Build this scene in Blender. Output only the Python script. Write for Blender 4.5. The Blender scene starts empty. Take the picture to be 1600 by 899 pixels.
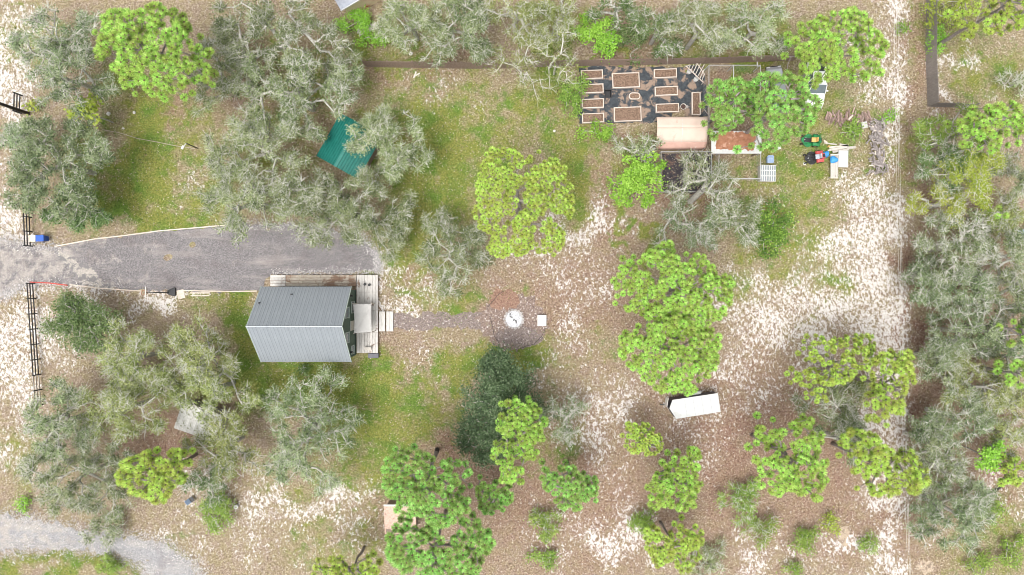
import bpy, math, random
import numpy as np
from mathutils import Vector, Matrix

random.seed(7)
R0 = np.random.default_rng(11)
SC = bpy.context.scene
COL = SC.collection
RAD = math.radians
S = 0.065            # metres per photo pixel on the ground
H = 70.0             # height of the drone above the ground

# ------------------------------------------------------------------ camera
cam_d = bpy.data.cameras.new('camera')
cam = bpy.data.objects.new('camera', cam_d)
COL.objects.link(cam)
cam.location = (0, 0, H)
cam.rotation_euler = (0, 0, 0)
cam_d.sensor_fit = 'HORIZONTAL'
cam_d.sensor_width = 36.0
cam_d.lens = 18.0 * H / (800 * S)
cam_d.clip_end = 3000
SC.camera = cam

# ------------------------------------------------------------------ sky, sun, exposure
SUN_DIR = Vector((-0.22, -0.27, 1.0)).normalized()      # towards the sun: lower left of the picture
SUN_EL = math.asin(SUN_DIR.z)
SUN_AZ = math.atan2(SUN_DIR.x, SUN_DIR.y)
w = bpy.data.worlds.new('World')
SC.world = w
w.use_nodes = True
nt = w.node_tree
for n in list(nt.nodes):
    nt.nodes.remove(n)
sky = nt.nodes.new('ShaderNodeTexSky')
sky.sky_type = 'NISHITA'
sky.sun_disc = False
sky.sun_elevation = SUN_EL
sky.sun_rotation = SUN_AZ
sky.air_density = 1.0
sky.dust_density = 6.0
sky.ozone_density = 1.0
hs = nt.nodes.new('ShaderNodeHueSaturation')
hs.inputs['Saturation'].default_value = 0.12             # thin cloud: a nearly white sky
bg = nt.nodes.new('ShaderNodeBackground')
bg.inputs['Strength'].default_value = 0.15
wo = nt.nodes.new('ShaderNodeOutputWorld')
nt.links.new(sky.outputs[0], hs.inputs['Color'])
nt.links.new(hs.outputs[0], bg.inputs['Color'])
nt.links.new(bg.outputs[0], wo.inputs['Surface'])
sun_d = bpy.data.lights.new('sun', 'SUN')
sun_d.energy = 0.9
sun_d.angle = RAD(26)
sun_d.color = (1.0, 0.955, 0.89)
sun = bpy.data.objects.new('sun', sun_d)
COL.objects.link(sun)
sun.rotation_euler = (-SUN_DIR).to_track_quat('-Z', 'Y').to_euler()
SC.view_settings.view_transform = 'Standard'
SC.view_settings.look = 'None'
SC.view_settings.gamma = 1.0
SC.view_settings.exposure = 0.82
SC.view_settings.use_curve_mapping = False
SC.render.filter_size = 0.9
SC.cycles.filter_width = 0.9

# ------------------------------------------------------------------ helpers
def P(px, py, z=0.0):
    """ground-plan position of a point that the photo shows at pixel px,py when it stands z above ground"""
    f = S * (H - z) / H
    return ((px - 800) * f, (449.5 - py) * f)

def tag(o, label=None, cat=None, group=None, kind=None):
    if label: o['label'] = label
    if cat: o['category'] = cat
    if group: o['group'] = group
    if kind: o['kind'] = kind
    return o

def thing(name, label, cat, loc=(0, 0, 0), rz=0.0, group=None):
    o = bpy.data.objects.new(name, None)
    COL.objects.link(o)
    o.empty_display_size = 0.2
    o.location = loc
    o.rotation_euler = (0, 0, rz)
    return tag(o, label, cat, group)

def add_obj(name, me, parent=None, loc=None, rz=None):
    o = bpy.data.objects.new(name, me)
    COL.objects.link(o)
    if parent is not None: o.parent = parent
    if loc is not None: o.location = loc
    if rz is not None: o.rotation_euler = (0, 0, rz)
    return o

class MB:
    def __init__(s):
        s.v = []; s.f = []
    def add(s, vs, fs):
        n = len(s.v)
        s.v.extend([tuple(v) for v in vs])
        s.f.extend([tuple(i + n for i in f) for f in fs])
        return s
    def box(s, c, d, rz=0.0, rx=0.0, ry=0.0):
        hx, hy, hz = d[0] / 2, d[1] / 2, d[2] / 2
        m = Matrix.Translation(c) @ Matrix.Rotation(rz, 4, 'Z') @ Matrix.Rotation(ry, 4, 'Y') @ Matrix.Rotation(rx, 4, 'X')
        vs = [m @ Vector((x, y, z)) for z in (-hz, hz) for (x, y) in ((-hx, -hy), (hx, -hy), (hx, hy), (-hx, hy))]
        return s.add(vs, [(3, 2, 1, 0), (4, 5, 6, 7), (0, 1, 5, 4), (1, 2, 6, 5), (2, 3, 7, 6), (3, 0, 4, 7)])
    def bar(s, a, b, w, h=None):
        """square bar from a to b"""
        a = Vector(a); b = Vector(b); d = b - a; L = d.length
        if L < 1e-6: return s
        h = h or w
        d.normalize()
        up = Vector((0, 0, 1)) if abs(d.z) < 0.98 else Vector((0, 1, 0))
        u = d.cross(up).normalized(); t = u.cross(d)
        vs = []
        for p in (a, b):
            for (i, j) in ((-1, -1), (1, -1), (1, 1), (-1, 1)):
                vs.append(p + u * (i * w / 2) + t * (j * h / 2))
        return s.add(vs, [(0, 1, 2, 3), (7, 6, 5, 4), (0, 4, 5, 1), (1, 5, 6, 2), (2, 6, 7, 3), (3, 7, 4, 0)])
    def tube(s, pts, rad, n=8, caps=True):
        pts = [Vector(p) for p in pts]
        if not hasattr(rad, '__len__'): rad = [rad] * len(pts)
        vs = []; fs = []
        for i, p in enumerate(pts):
            d = (pts[min(i + 1, len(pts) - 1)] - pts[max(i - 1, 0)]).normalized()
            up = Vector((0, 0, 1)) if abs(d.z) < 0.95 else Vector((0, 1, 0))
            u = d.cross(up).normalized(); t = d.cross(u)
            for k in range(n):
                a = 2 * math.pi * k / n
                vs.append(p + (u * math.cos(a) + t * math.sin(a)) * rad[i])
        for i in range(len(pts) - 1):
            for k in range(n):
                k2 = (k + 1) % n
                fs.append((i * n + k, i * n + k2, (i + 1) * n + k2, (i + 1) * n + k))
        if caps:
            fs.append(tuple(range(n - 1, -1, -1))); fs.append(tuple((len(pts) - 1) * n + k for k in range(n)))
        return s.add(vs, fs)
    def prism(s, pts, z0, z1):
        n = len(pts)
        vs = [(x, y, z0) for x, y in pts] + [(x, y, z1) for x, y in pts]
        fs = [tuple(range(n - 1, -1, -1)), tuple(range(n, 2 * n))]
        fs += [(i, (i + 1) % n, n + (i + 1) % n, n + i) for i in range(n)]
        return s.add(vs, fs)
    def lathe(s, prof, n=16, c=(0, 0, 0)):
        vs = []; fs = []
        for r, z in prof:
            for k in range(n):
                a = 2 * math.pi * k / n
                vs.append((c[0] + r * math.cos(a), c[1] + r * math.sin(a), c[2] + z))
        for i in range(len(prof) - 1):
            for k in range(n):
                k2 = (k + 1) % n
                fs.append((i * n + k, i * n + k2, (i + 1) * n + k2, (i + 1) * n + k))
        return s.add(vs, fs)
    def loft(s, rings, cap=True):
        n = len(rings[0]); vs = [p for r in rings for p in r]; fs = []
        for i in range(len(rings) - 1):
            for k in range(n):
                k2 = (k + 1) % n
                fs.append((i * n + k, i * n + k2, (i + 1) * n + k2, (i + 1) * n + k))
        if cap:
            fs.append(tuple(range(n - 1, -1, -1))); fs.append(tuple((len(rings) - 1) * n + k for k in range(n)))
        return s.add(vs, fs)
    def mesh(s, name, mat, smooth=False):
        me = bpy.data.meshes.new(name)
        me.from_pydata(s.v, [], s.f)
        me.materials.append(mat)
        if smooth:
            me.polygons.foreach_set('use_smooth', [True] * len(me.polygons))
        me.update()
        return me
    def build(s, name, mat, parent=None, smooth=False, bevel=0.0, loc=None, rz=None):
        o = add_obj(name, s.mesh(name, mat, smooth), parent, loc, rz)
        if bevel:
            b = o.modifiers.new('bevel', 'BEVEL'); b.width = bevel; b.segments = 2; b.limit_method = 'ANGLE'
        return o

def np_mesh(name, V, F, mat, tint=None, smooth=False):
    """V (n,3), F (m,k) arrays -> mesh; tint: one float per face"""
    me = bpy.data.meshes.new(name)
    k = F.shape[1]
    me.vertices.add(len(V)); me.vertices.foreach_set('co', V.astype(np.float32).ravel())
    me.loops.add(F.size); me.loops.foreach_set('vertex_index', F.astype(np.int32).ravel())
    me.polygons.add(len(F))
    me.polygons.foreach_set('loop_start', np.arange(0, F.size, k, dtype=np.int32))
    me.polygons.foreach_set('loop_total', np.full(len(F), k, dtype=np.int32))
    if smooth: me.polygons.foreach_set('use_smooth', np.ones(len(F), dtype=bool))
    if tint is not None:
        a = me.attributes.new('tint', 'FLOAT', 'FACE')
        a.data.foreach_set('value', tint.astype(np.float32))
    me.materials.append(mat)
    me.update(calc_edges=True)
    return me

# ------------------------------------------------------------------ materials
def new_mat(name):
    m = bpy.data.materials.new(name); m.use_nodes = True
    t = m.node_tree
    b = t.nodes['Principled BSDF']
    return m, t, b

def ramp(t, fac, stops):
    r = t.nodes.new('ShaderNodeValToRGB')
    e = r.color_ramp.elements
    while len(e) < len(stops): e.new(0.5)
    for i, (p, c) in enumerate(stops):
        e[i].position = p
        e[i].color = (c[0], c[1], c[2], 1) if hasattr(c, '__len__') else (c, c, c, 1)
    t.links.new(fac, r.inputs[0])
    return r.outputs[0]

def noise(t, scale, detail=4, rough=0.55, dist=0.0, coord='Object', vec=None):
    if vec is None:
        tc = t.nodes.new('ShaderNodeTexCoord'); vec = tc.outputs[coord]
    n = t.nodes.new('ShaderNodeTexNoise')
    n.inputs['Scale'].default_value = scale
    n.inputs['Detail'].default_value = detail
    n.inputs['Roughness'].default_value = rough
    n.inputs['Distortion'].default_value = dist
    t.links.new(vec, n.inputs['Vector'])
    return n.outputs[0]

def mixc(t, fac, a, b, mode='MIX'):
    n = t.nodes.new('ShaderNodeMix'); n.data_type = 'RGBA'; n.blend_type = mode
    for sock, val in ((n.inputs[0], fac), (n.inputs[6], a), (n.inputs[7], b)):
        if hasattr(val, 'links'): t.links.new(val, sock)
        elif hasattr(val, '__len__'): sock.default_value = (val[0], val[1], val[2], 1)
        else: sock.default_value = val
    return n.outputs[2]

def mth(t, op, a, b=None, clamp=False, c=None):
    n = t.nodes.new('ShaderNodeMath'); n.operation = op; n.use_clamp = clamp
    for i, v in enumerate((a, b, c)):
        if v is None: continue
        if hasattr(v, 'links'): t.links.new(v, n.inputs[i])
        else: n.inputs[i].default_value = v
    return n.outputs[0]

def bump(t, b, h, strength=0.3, dist=0.02):
    n = t.nodes.new('ShaderNodeBump'); n.inputs['Strength'].default_value = strength; n.inputs['Distance'].default_value = dist
    t.links.new(h, n.inputs['Height']); t.links.new(n.outputs[0], b.inputs['Normal'])

def surf(name, c1, c2, scale=3.0, rough=0.8, metal=0.0, c3=None, c3scale=0.7, c3lo=0.55, bmp=0.2, stretch=None, spec=0.4, objvar=0.0):
    """a mottled solid: c1..c2 by noise, patches of c3 (stain, wear)"""
    m, t, b = new_mat(name)
    tc = t.nodes.new('ShaderNodeTexCoord'); vec = tc.outputs['Object']
    if stretch:
        mp = t.nodes.new('ShaderNodeMapping'); mp.inputs['Scale'].default_value = stretch
        t.links.new(vec, mp.inputs['Vector']); vec = mp.outputs[0]
    n1 = noise(t, scale, 5, 0.6, vec=vec)
    c = ramp(t, n1, [(0.3, c1), (0.7, c2)])
    if c3:
        n2 = noise(t, c3scale, 5, 0.65, 0.4, vec=tc.outputs['Object'])
        f = ramp(t, n2, [(c3lo, 0.0), (c3lo + 0.08, 1.0)])
        c = mixc(t, f, c, c3)
    if objvar:
        oi = t.nodes.new('ShaderNodeObjectInfo')
        h = t.nodes.new('ShaderNodeHueSaturation')
        v = mth(t, 'MULTIPLY_ADD', oi.outputs['Random'], 2 * objvar, c=1 - objvar)
        t.links.new(v, h.inputs['Value']); t.links.new(c, h.inputs['Color']); c = h.outputs[0]
    t.links.new(c, b.inputs['Base Color'])
    b.inputs['Roughness'].default_value = rough
    b.inputs['Metallic'].default_value = metal
    b.inputs['Specular IOR Level'].default_value = spec
    if bmp: bump(t, b, n1, bmp)
    return m

def leafmat(name, stops, trans=0.12, objvar=0.12, rough=0.6, hue=0.012):
    """foliage: colour by per-leaf tint, slight change from plant to plant"""
    m, t, b = new_mat(name)
    a = t.nodes.new('ShaderNodeAttribute'); a.attribute_name = 'tint'
    n = len(stops)
    c = ramp(t, a.outputs['Fac'], [(i / (n - 1), s) for i, s in enumerate(stops)])
    oi = t.nodes.new('ShaderNodeObjectInfo')
    h = t.nodes.new('ShaderNodeHueSaturation')
    v = mth(t, 'MULTIPLY_ADD', oi.outputs['Random'], 2 * objvar, c=1 - objvar)
    hv = mth(t, 'MULTIPLY_ADD', oi.outputs['Random'], 2 * hue, c=0.5 - hue)
    t.links.new(v, h.inputs['Value']); t.links.new(hv, h.inputs['Hue']); t.links.new(c, h.inputs['Color'])
    t.links.new(h.outputs[0], b.inputs['Base Color'])
    b.inputs['Roughness'].default_value = rough
    b.inputs['Specular IOR Level'].default_value = 0.3
    if trans:
        tr = t.nodes.new('ShaderNodeBsdfTranslucent'); t.links.new(h.outputs[0], tr.inputs['Color'])
        mx = t.nodes.new('ShaderNodeMixShader'); mx.inputs[0].default_value = trans
        out = t.nodes['Material Output']
        t.links.new(b.outputs[0], mx.inputs[1]); t.links.new(tr.outputs[0], mx.inputs[2]); t.links.new(mx.outputs[0], out.inputs['Surface'])
    return m

M = {}
M['oak_grey'] = leafmat('leaf_oak_grey', [(0.045, 0.07, 0.023), (0.125, 0.17, 0.066), (0.245, 0.295, 0.143), (0.41, 0.455, 0.265)])
M['oak_pale'] = leafmat('leaf_oak_pale', [(0.058, 0.085, 0.03), (0.16, 0.205, 0.08), (0.3, 0.35, 0.17), (0.46, 0.5, 0.3)])
M['oak_blue'] = leafmat('leaf_oak_blue', [(0.046, 0.075, 0.03), (0.12, 0.17, 0.074), (0.23, 0.292, 0.145), (0.38, 0.445, 0.26)])
M['oak_olive'] = leafmat('leaf_oak_olive', [(0.06, 0.08, 0.018), (0.155, 0.19, 0.048), (0.285, 0.325, 0.11), (0.44, 0.465, 0.21)])
M['oak_dark'] = leafmat('leaf_oak_dark', [(0.03, 0.06, 0.018), (0.075, 0.13, 0.035), (0.14, 0.21, 0.07), (0.25, 0.32, 0.14)])
M['magnolia'] = leafmat('leaf_magnolia', [(.02, .038, .014), (.045, .078, .03), (.085, .13, .055), (.20, .25, .14)], trans=0.06, rough=0.55)
M['bright'] = leafmat('leaf_bright', [(0.09, 0.2, 0.018), (0.17, 0.35, 0.03), (0.26, 0.48, 0.055), (0.38, 0.58, 0.11)])
M['shrub'] = leafmat('leaf_shrub', [(0.08, 0.14, 0.02), (0.15, 0.25, 0.035), (0.24, 0.35, 0.06), (0.36, 0.46, 0.12)])
M['yellowgreen'] = leafmat('leaf_yellowgreen', [(.14, .20, .02), (.24, .31, .03), (.34, .40, .06), (.45, .47, .12)])
M['redleaf'] = leafmat('leaf_red', [(.30, .04, .02), (.45, .09, .03), (.55, .16, .05), (.2, .08, .02)])
M['needle_bright'] = leafmat('needle_bright', [(0.08, 0.165, 0.017), (0.18, 0.325, 0.04), (0.325, 0.5, 0.085), (0.47, 0.63, 0.17)], trans=0.16, objvar=0.24, hue=.018)
M['needle_yellow'] = leafmat('needle_yellow', [(0.1, 0.17, 0.017), (0.225, 0.335, 0.04), (0.37, 0.49, 0.08), (0.52, 0.62, 0.16)], trans=0.16, objvar=0.24, hue=.018)
M['needle_deep'] = leafmat('needle_deep', [(0.055, 0.14, 0.022), (0.13, 0.28, 0.045), (0.25, 0.44, 0.09), (0.4, 0.58, 0.18)], trans=0.16, objvar=0.24, hue=.018)
M['twig'] = surf('twig_silver', (.46, .455, .40), (.72, .71, .645), 6, 0.9, bmp=0)
M['bark_oak'] = surf('bark_oak', (.25, .235, .205), (.52, .505, .455), 5, 0.9, bmp=0.4)
M['bark_pale'] = surf('bark_pale', (.38, .365, .32), (.58, .56, .50), 4, 0.9, bmp=0.3)
M['bark_pine'] = surf('bark_pine', (.14, .12, .11), (.33, .29, .27), 6, 0.9, bmp=0.5)
M['bark_burnt'] = surf('bark_burnt', (.02, .018, .017), (.07, .06, .055), 6, 0.95, bmp=0.5)
M['shoot'] = surf('shoot_dark_centre', (.10, .075, .04), (.17, .13, .07), 20, 0.9, bmp=0)  # shoot brown that also paints the shaded tuft centres dark
M['wood_grey'] = surf('weathered_wood', (.36, .33, .29), (.58, .54, .49), 4, 0.85, stretch=(6, 6, .6), c3=(.22, .17, .14), c3scale=1.1, c3lo=0.60, objvar=0.12)
M['deck'] = surf('deck_plank', (.40, .375, .345), (.66, .635, .60), 3, 0.85, stretch=(8, .8, 8), c3=(.24, .18, .14), c3scale=0.9, c3lo=0.61, objvar=0.10)
M['ramp'] = surf('ramp_plank', (.28, .235, .185), (.48, .43, .36), 3, 0.85, stretch=(.8, 8, 8), c3=(.20, .13, .09), c3scale=0.8, c3lo=0.52, objvar=0.12)
M['bed_wood'] = surf('bed_wood', (.46, .39, .335), (.64, .56, .495), 5, 0.8, objvar=0.08)
M['fence_wood'] = surf('fence_wood', (.17, .12, .095), (.33, .25, .20), 3, 0.9, stretch=(9, 9, .7), objvar=0.1)
M['fence_grey'] = surf('fence_wood_grey', (.16, .14, .13), (.30, .27, .25), 3, 0.9, stretch=(9, 9, .7), objvar=0.1)
M['black_rail'] = surf('black_rail', (.012, .012, .013), (.035, .034, .034), 5, 0.6)
M['soil'] = surf('bed_soil', (.07, .043, .028), (.29, .195, .14), 9, 0.95, c3=(.10, .06, .04), c3scale=5, c3lo=0.6, bmp=0.8)
M['white'] = surf('white_paint', (.50, .50, .49), (.57, .57, .56), 2, 0.5)
M['offwhite'] = surf('offwhite_paint', (.50, .485, .455), (.62, .605, .57), 3, 0.6, c3=(.45, .40, .33), c3scale=2, c3lo=0.62)
M['metal_rail'] = surf('galvanised_pipe', (.40, .40, .41), (.54, .54, .55), 5, 0.5, 0.2)
M['roof_metal'] = surf('grey_metal_roof', (.255, .28, .305), (.30, .325, .352), 0.8, 0.45, 0.2, bmp=0.03, c3=(.25, .27, .295), c3scale=0.6, c3lo=0.58)
M['roof_green'] = surf('green_metal_roof', (.006, .105, .085), (.012, .15, .12), 1.2, 0.38, 0.15, bmp=0.03, c3=(.10, .085, .06), c3scale=1.3, c3lo=0.66)
M['wall_green'] = surf('green_siding', (.065, .10, .075), (.095, .135, .10), 3, 0.7)
M['glass'] = surf('window_glass', (.10, .13, .14), (.16, .19, .20), 1, 0.08, spec=0.8, bmp=0)
M['trim_pale'] = surf('pale_trim', (.30, .36, .32), (.40, .46, .42), 3, 0.6)
M['black'] = surf('black_plastic', (.012, .012, .013), (.03, .03, .032), 8, 0.5)
M['rubber'] = surf('tyre_rubber', (.014, .014, .014), (.035, .033, .03), 9, 0.85)
M['sail'] = surf('shade_sail', (.40, .39, .375), (.47, .46, .44), 1.2, 0.9, bmp=0.05)
M['tarp'] = surf('beige_tarp', (.52, .40, .33), (.58, .46, .385), 1.0, 0.7, c3=(.47, .355, .29), c3scale=0.9, c3lo=0.58, bmp=0.06)
M['tarp_dark'] = surf('pinkish_tarp', (.44, .27, .22), (.52, .33, .275), 1.2, 0.7, bmp=0.1)
M['rusty'] = surf('rusty_sheet', (.24, .10, .055), (.38, .18, .105), 2.5, 0.85, c3=(.46, .27, .19), c3scale=1.4, c3lo=0.56, bmp=0.1)
M['green_paint'] = surf('green_paint', (.006, .13, .035), (.012, .20, .055), 4, 0.35, spec=0.6)
M['red_paint'] = surf('red_paint', (.36, .05, .05), (.48, .09, .085), 4, 0.4, spec=0.5)
M['tan_vinyl'] = surf('tan_vinyl', (.55, .33, .10), (.66, .42, .15), 6, 0.55)
M['grey_vinyl'] = surf('grey_vinyl', (.32, .34, .38), (.42, .45, .50), 6, 0.55)
M['steel'] = surf('steel', (.32, .32, .33), (.45, .45, .46), 7, 0.4, 0.5)
M['blue'] = surf('blue_tarp', (.03, .20, .50), (.07, .33, .66), 2.5, 0.5, bmp=0.5)
M['blue_plastic'] = surf('blue_plastic', (.012, .065, .33), (.02, .10, .42), 3, 0.4)
M['blue_pale'] = surf('pale_blue_plastic', (.22, .30, .44), (.33, .42, .56), 3, 0.45)
M['car_silver'] = surf('silver_paint', (.40, .41, .44), (.47, .48, .51), 1, 0.25, 0.4, spec=0.6, bmp=0)
M['car_white'] = surf('white_car_paint', (.72, .72, .72), (.78, .78, .78), 1, 0.3, spec=0.5, bmp=0)
M['cream'] = surf('cream_wall', (.60, .50, .32), (.70, .60, .42), 3, 0.8)
M['grey_roof'] = surf('grey_shingle_roof', (.27, .29, .34), (.38, .40, .45), 5, 0.85)
M['mottled'] = surf('mottled_sheet_roof', (.40, .39, .36), (.68, .67, .64), 3.5, 0.8, c3=(.22, .23, .15), c3scale=1.6, c3lo=0.50)
M['shingle'] = surf('pinkish_shingles', (.40, .27, .21), (.62, .46, .38), 7, 0.9, c3=(.20, .12, .09), c3scale=6, c3lo=0.6, bmp=0.6)
M['plywood'] = surf('plywood', (.42, .34, .24), (.55, .46, .35), 3, 0.85)
M['ash'] = surf('wood_ash', (.42, .42, .44), (.72, .72, .74), 5, 0.95, c3=(.04, .04, .04), c3scale=4, c3lo=0.62, bmp=0.8)
M['stone'] = surf('field_stone', (.28, .26, .25), (.50, .47, .45), 5, 0.9, objvar=0.2)
M['mulch'] = surf('mulch', (.08, .06, .055), (.29, .235, .215), 9, 0.95, c3=(.52, .47, .44), c3scale=4, c3lo=0.58, bmp=0.8)
M['log'] = surf('split_log', (.15, .125, .12), (.40, .36, .345), 4, 0.9, objvar=0.28)
M['log_brown'] = surf('brown_log', (.15, .095, .08), (.38, .28, .24), 4, 0.9, objvar=0.3)
M['fabric'] = surf('black_weed_fabric', (.016, .022, .028), (.06, .068, .076), 3, 0.75, c3=(.25, .18, .135), c3scale=1.1, c3lo=0.50, bmp=0.2)
M['fabric_plain'] = surf('black_ground_cloth', (.02, .018, .024), (.06, .05, .055), 3, 0.8, c3=(.17, .10, .075), c3scale=0.8, c3lo=0.56, bmp=0.2)
M['orange_tin'] = surf('terracotta', (.38, .13, .06), (.5, .2, .1), 5, 0.8)
M['board_red'] = surf('red_board', (.42, .06, .05), (.55, .10, .08), 5, 0.8)
M['board_tan'] = surf('tan_board', (.50, .42, .34), (.70, .62, .54), 4, 0.85, objvar=0.1)
M['concrete'] = surf('concrete', (.40, .39, .37), (.52, .51, .48), 4, 0.9)
M['trailer_white'] = surf('trailer_white', (.44, .45, .44), (.49, .50, .49), 1.5, 0.6, c3=(.40, .405, .39), c3scale=1.2, c3lo=.58)
M['dark_shrub'] = leafmat('leaf_dark_shrub', [(.03, .075, .012), (.07, .16, .02), (.14, .28, .035), (.34, .52, .09)])
M['cell_grey'] = surf('grey_panel', (.16, .185, .20), (.25, .28, .295), 3, .6)
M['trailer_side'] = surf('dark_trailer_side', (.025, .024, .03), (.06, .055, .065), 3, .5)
M['wire'] = surf('aluminium_wire', (.55, .53, .50), (.62, .60, .57), 3, 0.5, 0.3, bmp=0)
M['chainlink'] = surf('chain_link_wire', (.30, .30, .30), (.38, .38, .38), 3, 0.6, 0.3, bmp=0)

# ------------------------------------------------------------------ ground
def wave_noise(x, y, seed, scale):
    r = np.random.default_rng(seed); o = np.zeros_like(x)
    for k in range(10):
        a = r.uniform(0, 2 * math.pi); f = (2 * math.pi / scale) * r.uniform(0.5, 1.6); ph = r.uniform(0, 6.28)
        o += np.sin((x * math.cos(a) + y * math.sin(a)) * f + ph)
    return o / math.sqrt(5.0)

GRASS = [(690,235,85,95,.85),(640,190,60,60,.5),(905,265,50,65,.95),(655,335,45,60,.85),(640,405,45,38,.65),(840,175,60,42,.65),
 (720,160,90,40,.40),(235,215,65,95,.85),(205,315,80,45,1.0),(310,325,60,40,.5),(378,520,28,75,1.0),(455,592,130,36,.9),(570,620,55,60,.9),
 (640,650,60,55,.6),(595,705,50,70,.6),(785,560,70,24,.9),(722,590,18,50,.7),(715,462,60,28,.6),(1200,330,60,40,.5),(1245,262,70,40,.55),
 (1305,205,60,50,.5),(1165,405,60,45,.45),(1250,360,55,60,.5),(1500,50,50,60,.35),(1530,115,55,40,.5),(1335,150,40,50,.3),(1570,840,60,60,.35),
 (80,872,150,16,.7),(340,478,50,20,.5),(620,78,60,25,.45),(1180,106,70,9,.9),(960,101,70,6,.8),(868,150,25,40,.7),(985,352,12,8,.8),(1016,383,8,12,.9),(966,385,10,9,.7),
 (980,345,10,10,.4),(1295,440,30,35,.6),(930,345,6,8,.6),(470,735,40,40,.35),(560,45,40,28,1.0),(1390,255,30,30,.4),(1320,190,30,14,.6),
 (160,255,30,60,.5),(560,720,60,20,.4),(650,580,30,25,.3),(545,850,70,30,.35),(700,640,30,40,.3),(860,690,25,60,.3),(1540,60,30,30,.3),(770,215,50,30,.4),(470,130,60,60,.35),(400,250,90,70,.3),(20,720,20,40,.4),(60,50,60,40,.3),(1210,60,60,50,.5),(1100,60,60,30,.4),(870,60,15,40,.5),(1150,275,60,20,.35),(920,545,60,20,.2),(1270,170,20,60,.4)]
SAND = [(1382,800,34,80,1.0),(1390,330,40,90,.9),(1385,620,32,60,1.0),(1392,760,28,60,.95),(1393,440,35,90,1.0),(1392,180,26,90,.85),(1395,20,26,60,.8),(15,110,45,130,.9),(15,350,35,60,1.0),(30,555,55,120,.85),(90,465,55,30,.75),(262,478,60,22,.8),(110,500,60,60,.5),(30,690,45,80,.6),
 (470,790,110,42,.85),(545,775,50,25,.8),(430,830,80,60,.5),(560,840,90,55,.35),(640,470,55,55,.75),(610,440,25,30,.6),(760,460,60,40,.25),(880,370,55,40,.75),
 (930,345,55,40,.8),(955,310,40,22,.5),(900,430,70,50,.5),(840,410,80,22,.5),(895,515,35,40,.65),(855,580,38,40,.6),(935,655,75,60,.75),(990,610,50,40,.5),
 (945,720,40,16,.5),(965,845,55,70,.75),(880,830,60,60,.5),(1155,450,55,60,.6),(1190,510,70,90,.75),(1150,600,55,50,.55),(1255,490,95,90,.85),(1345,420,70,120,1.0),
 (1360,300,45,60,1.0),(1388,520,35,80,1.0),(1392,680,30,100,1.0),(1405,200,25,120,.7),(1400,60,30,60,.7),(1388,850,46,80,1.0),(1290,590,60,50,.6),(1370,100,45,95,.6),(1490,115,22,60,.95),(1500,35,30,30,.3),
 (700,130,70,26,.5),(660,165,30,20,.5),(1560,780,55,30,.6),(1320,870,90,40,.55),(1180,880,60,30,.6),(1290,290,55,30,.45),(1250,330,40,50,.3),(210,180,20,14,.35),(275,300,40,20,.4),
 (300,345,30,20,.5),(590,440,40,40,.3),(860,600,60,80,.3),(1085,690,80,40,.45),(1120,640,30,40,.5),(330,770,60,40,.6),(380,780,30,60,.55),(300,840,40,30,.5),(60,880,60,20,.5),(1440,290,20,60,.3),
 (60,20,60,40,.35),(25,750,30,30,.5),(150,800,30,20,.3),(1550,110,30,50,.3),(1330,350,60,80,.4),(700,490,80,30,.3),(690,560,60,60,.25),(1230,860,40,30,.4),(770,370,30,60,.3)]
STRAW = [(890,470,130,80,.55),(900,780,240,110,.7),(1180,700,190,140,.85),(1340,800,120,90,.6),(640,560,60,60,.3),(620,110,80,20,.5),(285,165,50,35,.7),(190,285,30,25,.5),(700,715,55,45,1.0),(865,700,50,60,.6),(1110,690,110,70,.8),(1060,610,80,40,.6),(1200,645,95,70,.75),(1432,480,16,220,1.0),
 (1425,640,22,90,.9),(985,470,60,90,.5),(945,320,45,60,.7),(795,480,45,42,.6),(692,440,38,22,.8),(955,216,90,10,.9),(1080,310,70,32,.9),(1545,725,45,50,1.0),(1000,640,80,50,.4),
 (960,690,110,60,.5),(1260,810,120,60,.6),(1150,740,90,90,.7),(1432,120,22,140,.6),(1148,160,40,60,.7),(700,90,70,14,.7),(770,720,80,40,.7),(870,880,100,40,.4),(1060,800,80,80,.6),(850,490,60,60,.4),
 (250,690,50,40,.9),(330,700,60,50,.5),(1500,600,90,120,.6),(1560,420,60,100,.6),(420,150,80,80,.4),(1300,600,70,40,.4),(640,780,40,60,.5),(780,790,80,60,.4),(980,60,60,40,.5)]

GX0, GX1, GY0, GY1 = -66.0, 66.0, -42.0, 42.0
def field(x, y, blobs, seed):
    wx = x + 1.1 * wave_noise(x, y, seed, 7.0) + 0.5 * wave_noise(x, y, seed + 1, 2.6)
    wy = y + 1.1 * wave_noise(x, y, seed + 2, 7.0) + 0.5 * wave_noise(x, y, seed + 3, 2.6)
    o = np.zeros_like(x)
    for (px, py, rx, ry, v) in blobs:
        cx, cy = P(px, py); ax, ay = rx * S * 1.12, ry * S * 1.12
        d = ((wx - cx) / ax) ** 2 + ((wy - cy) / ay) ** 2
        o = np.maximum(o, v * np.exp(-d ** 1.3 * 0.9))
    return o
def fields(x, y):
    return np.minimum(field(x, y, GRASS, 3) * 1.06, 1.05), np.minimum(field(x, y, SAND, 23), .80) * (1 - .85 * np.exp(-((x - 41.3) / .95) ** 2)), field(x, y, STRAW, 43)

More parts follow.
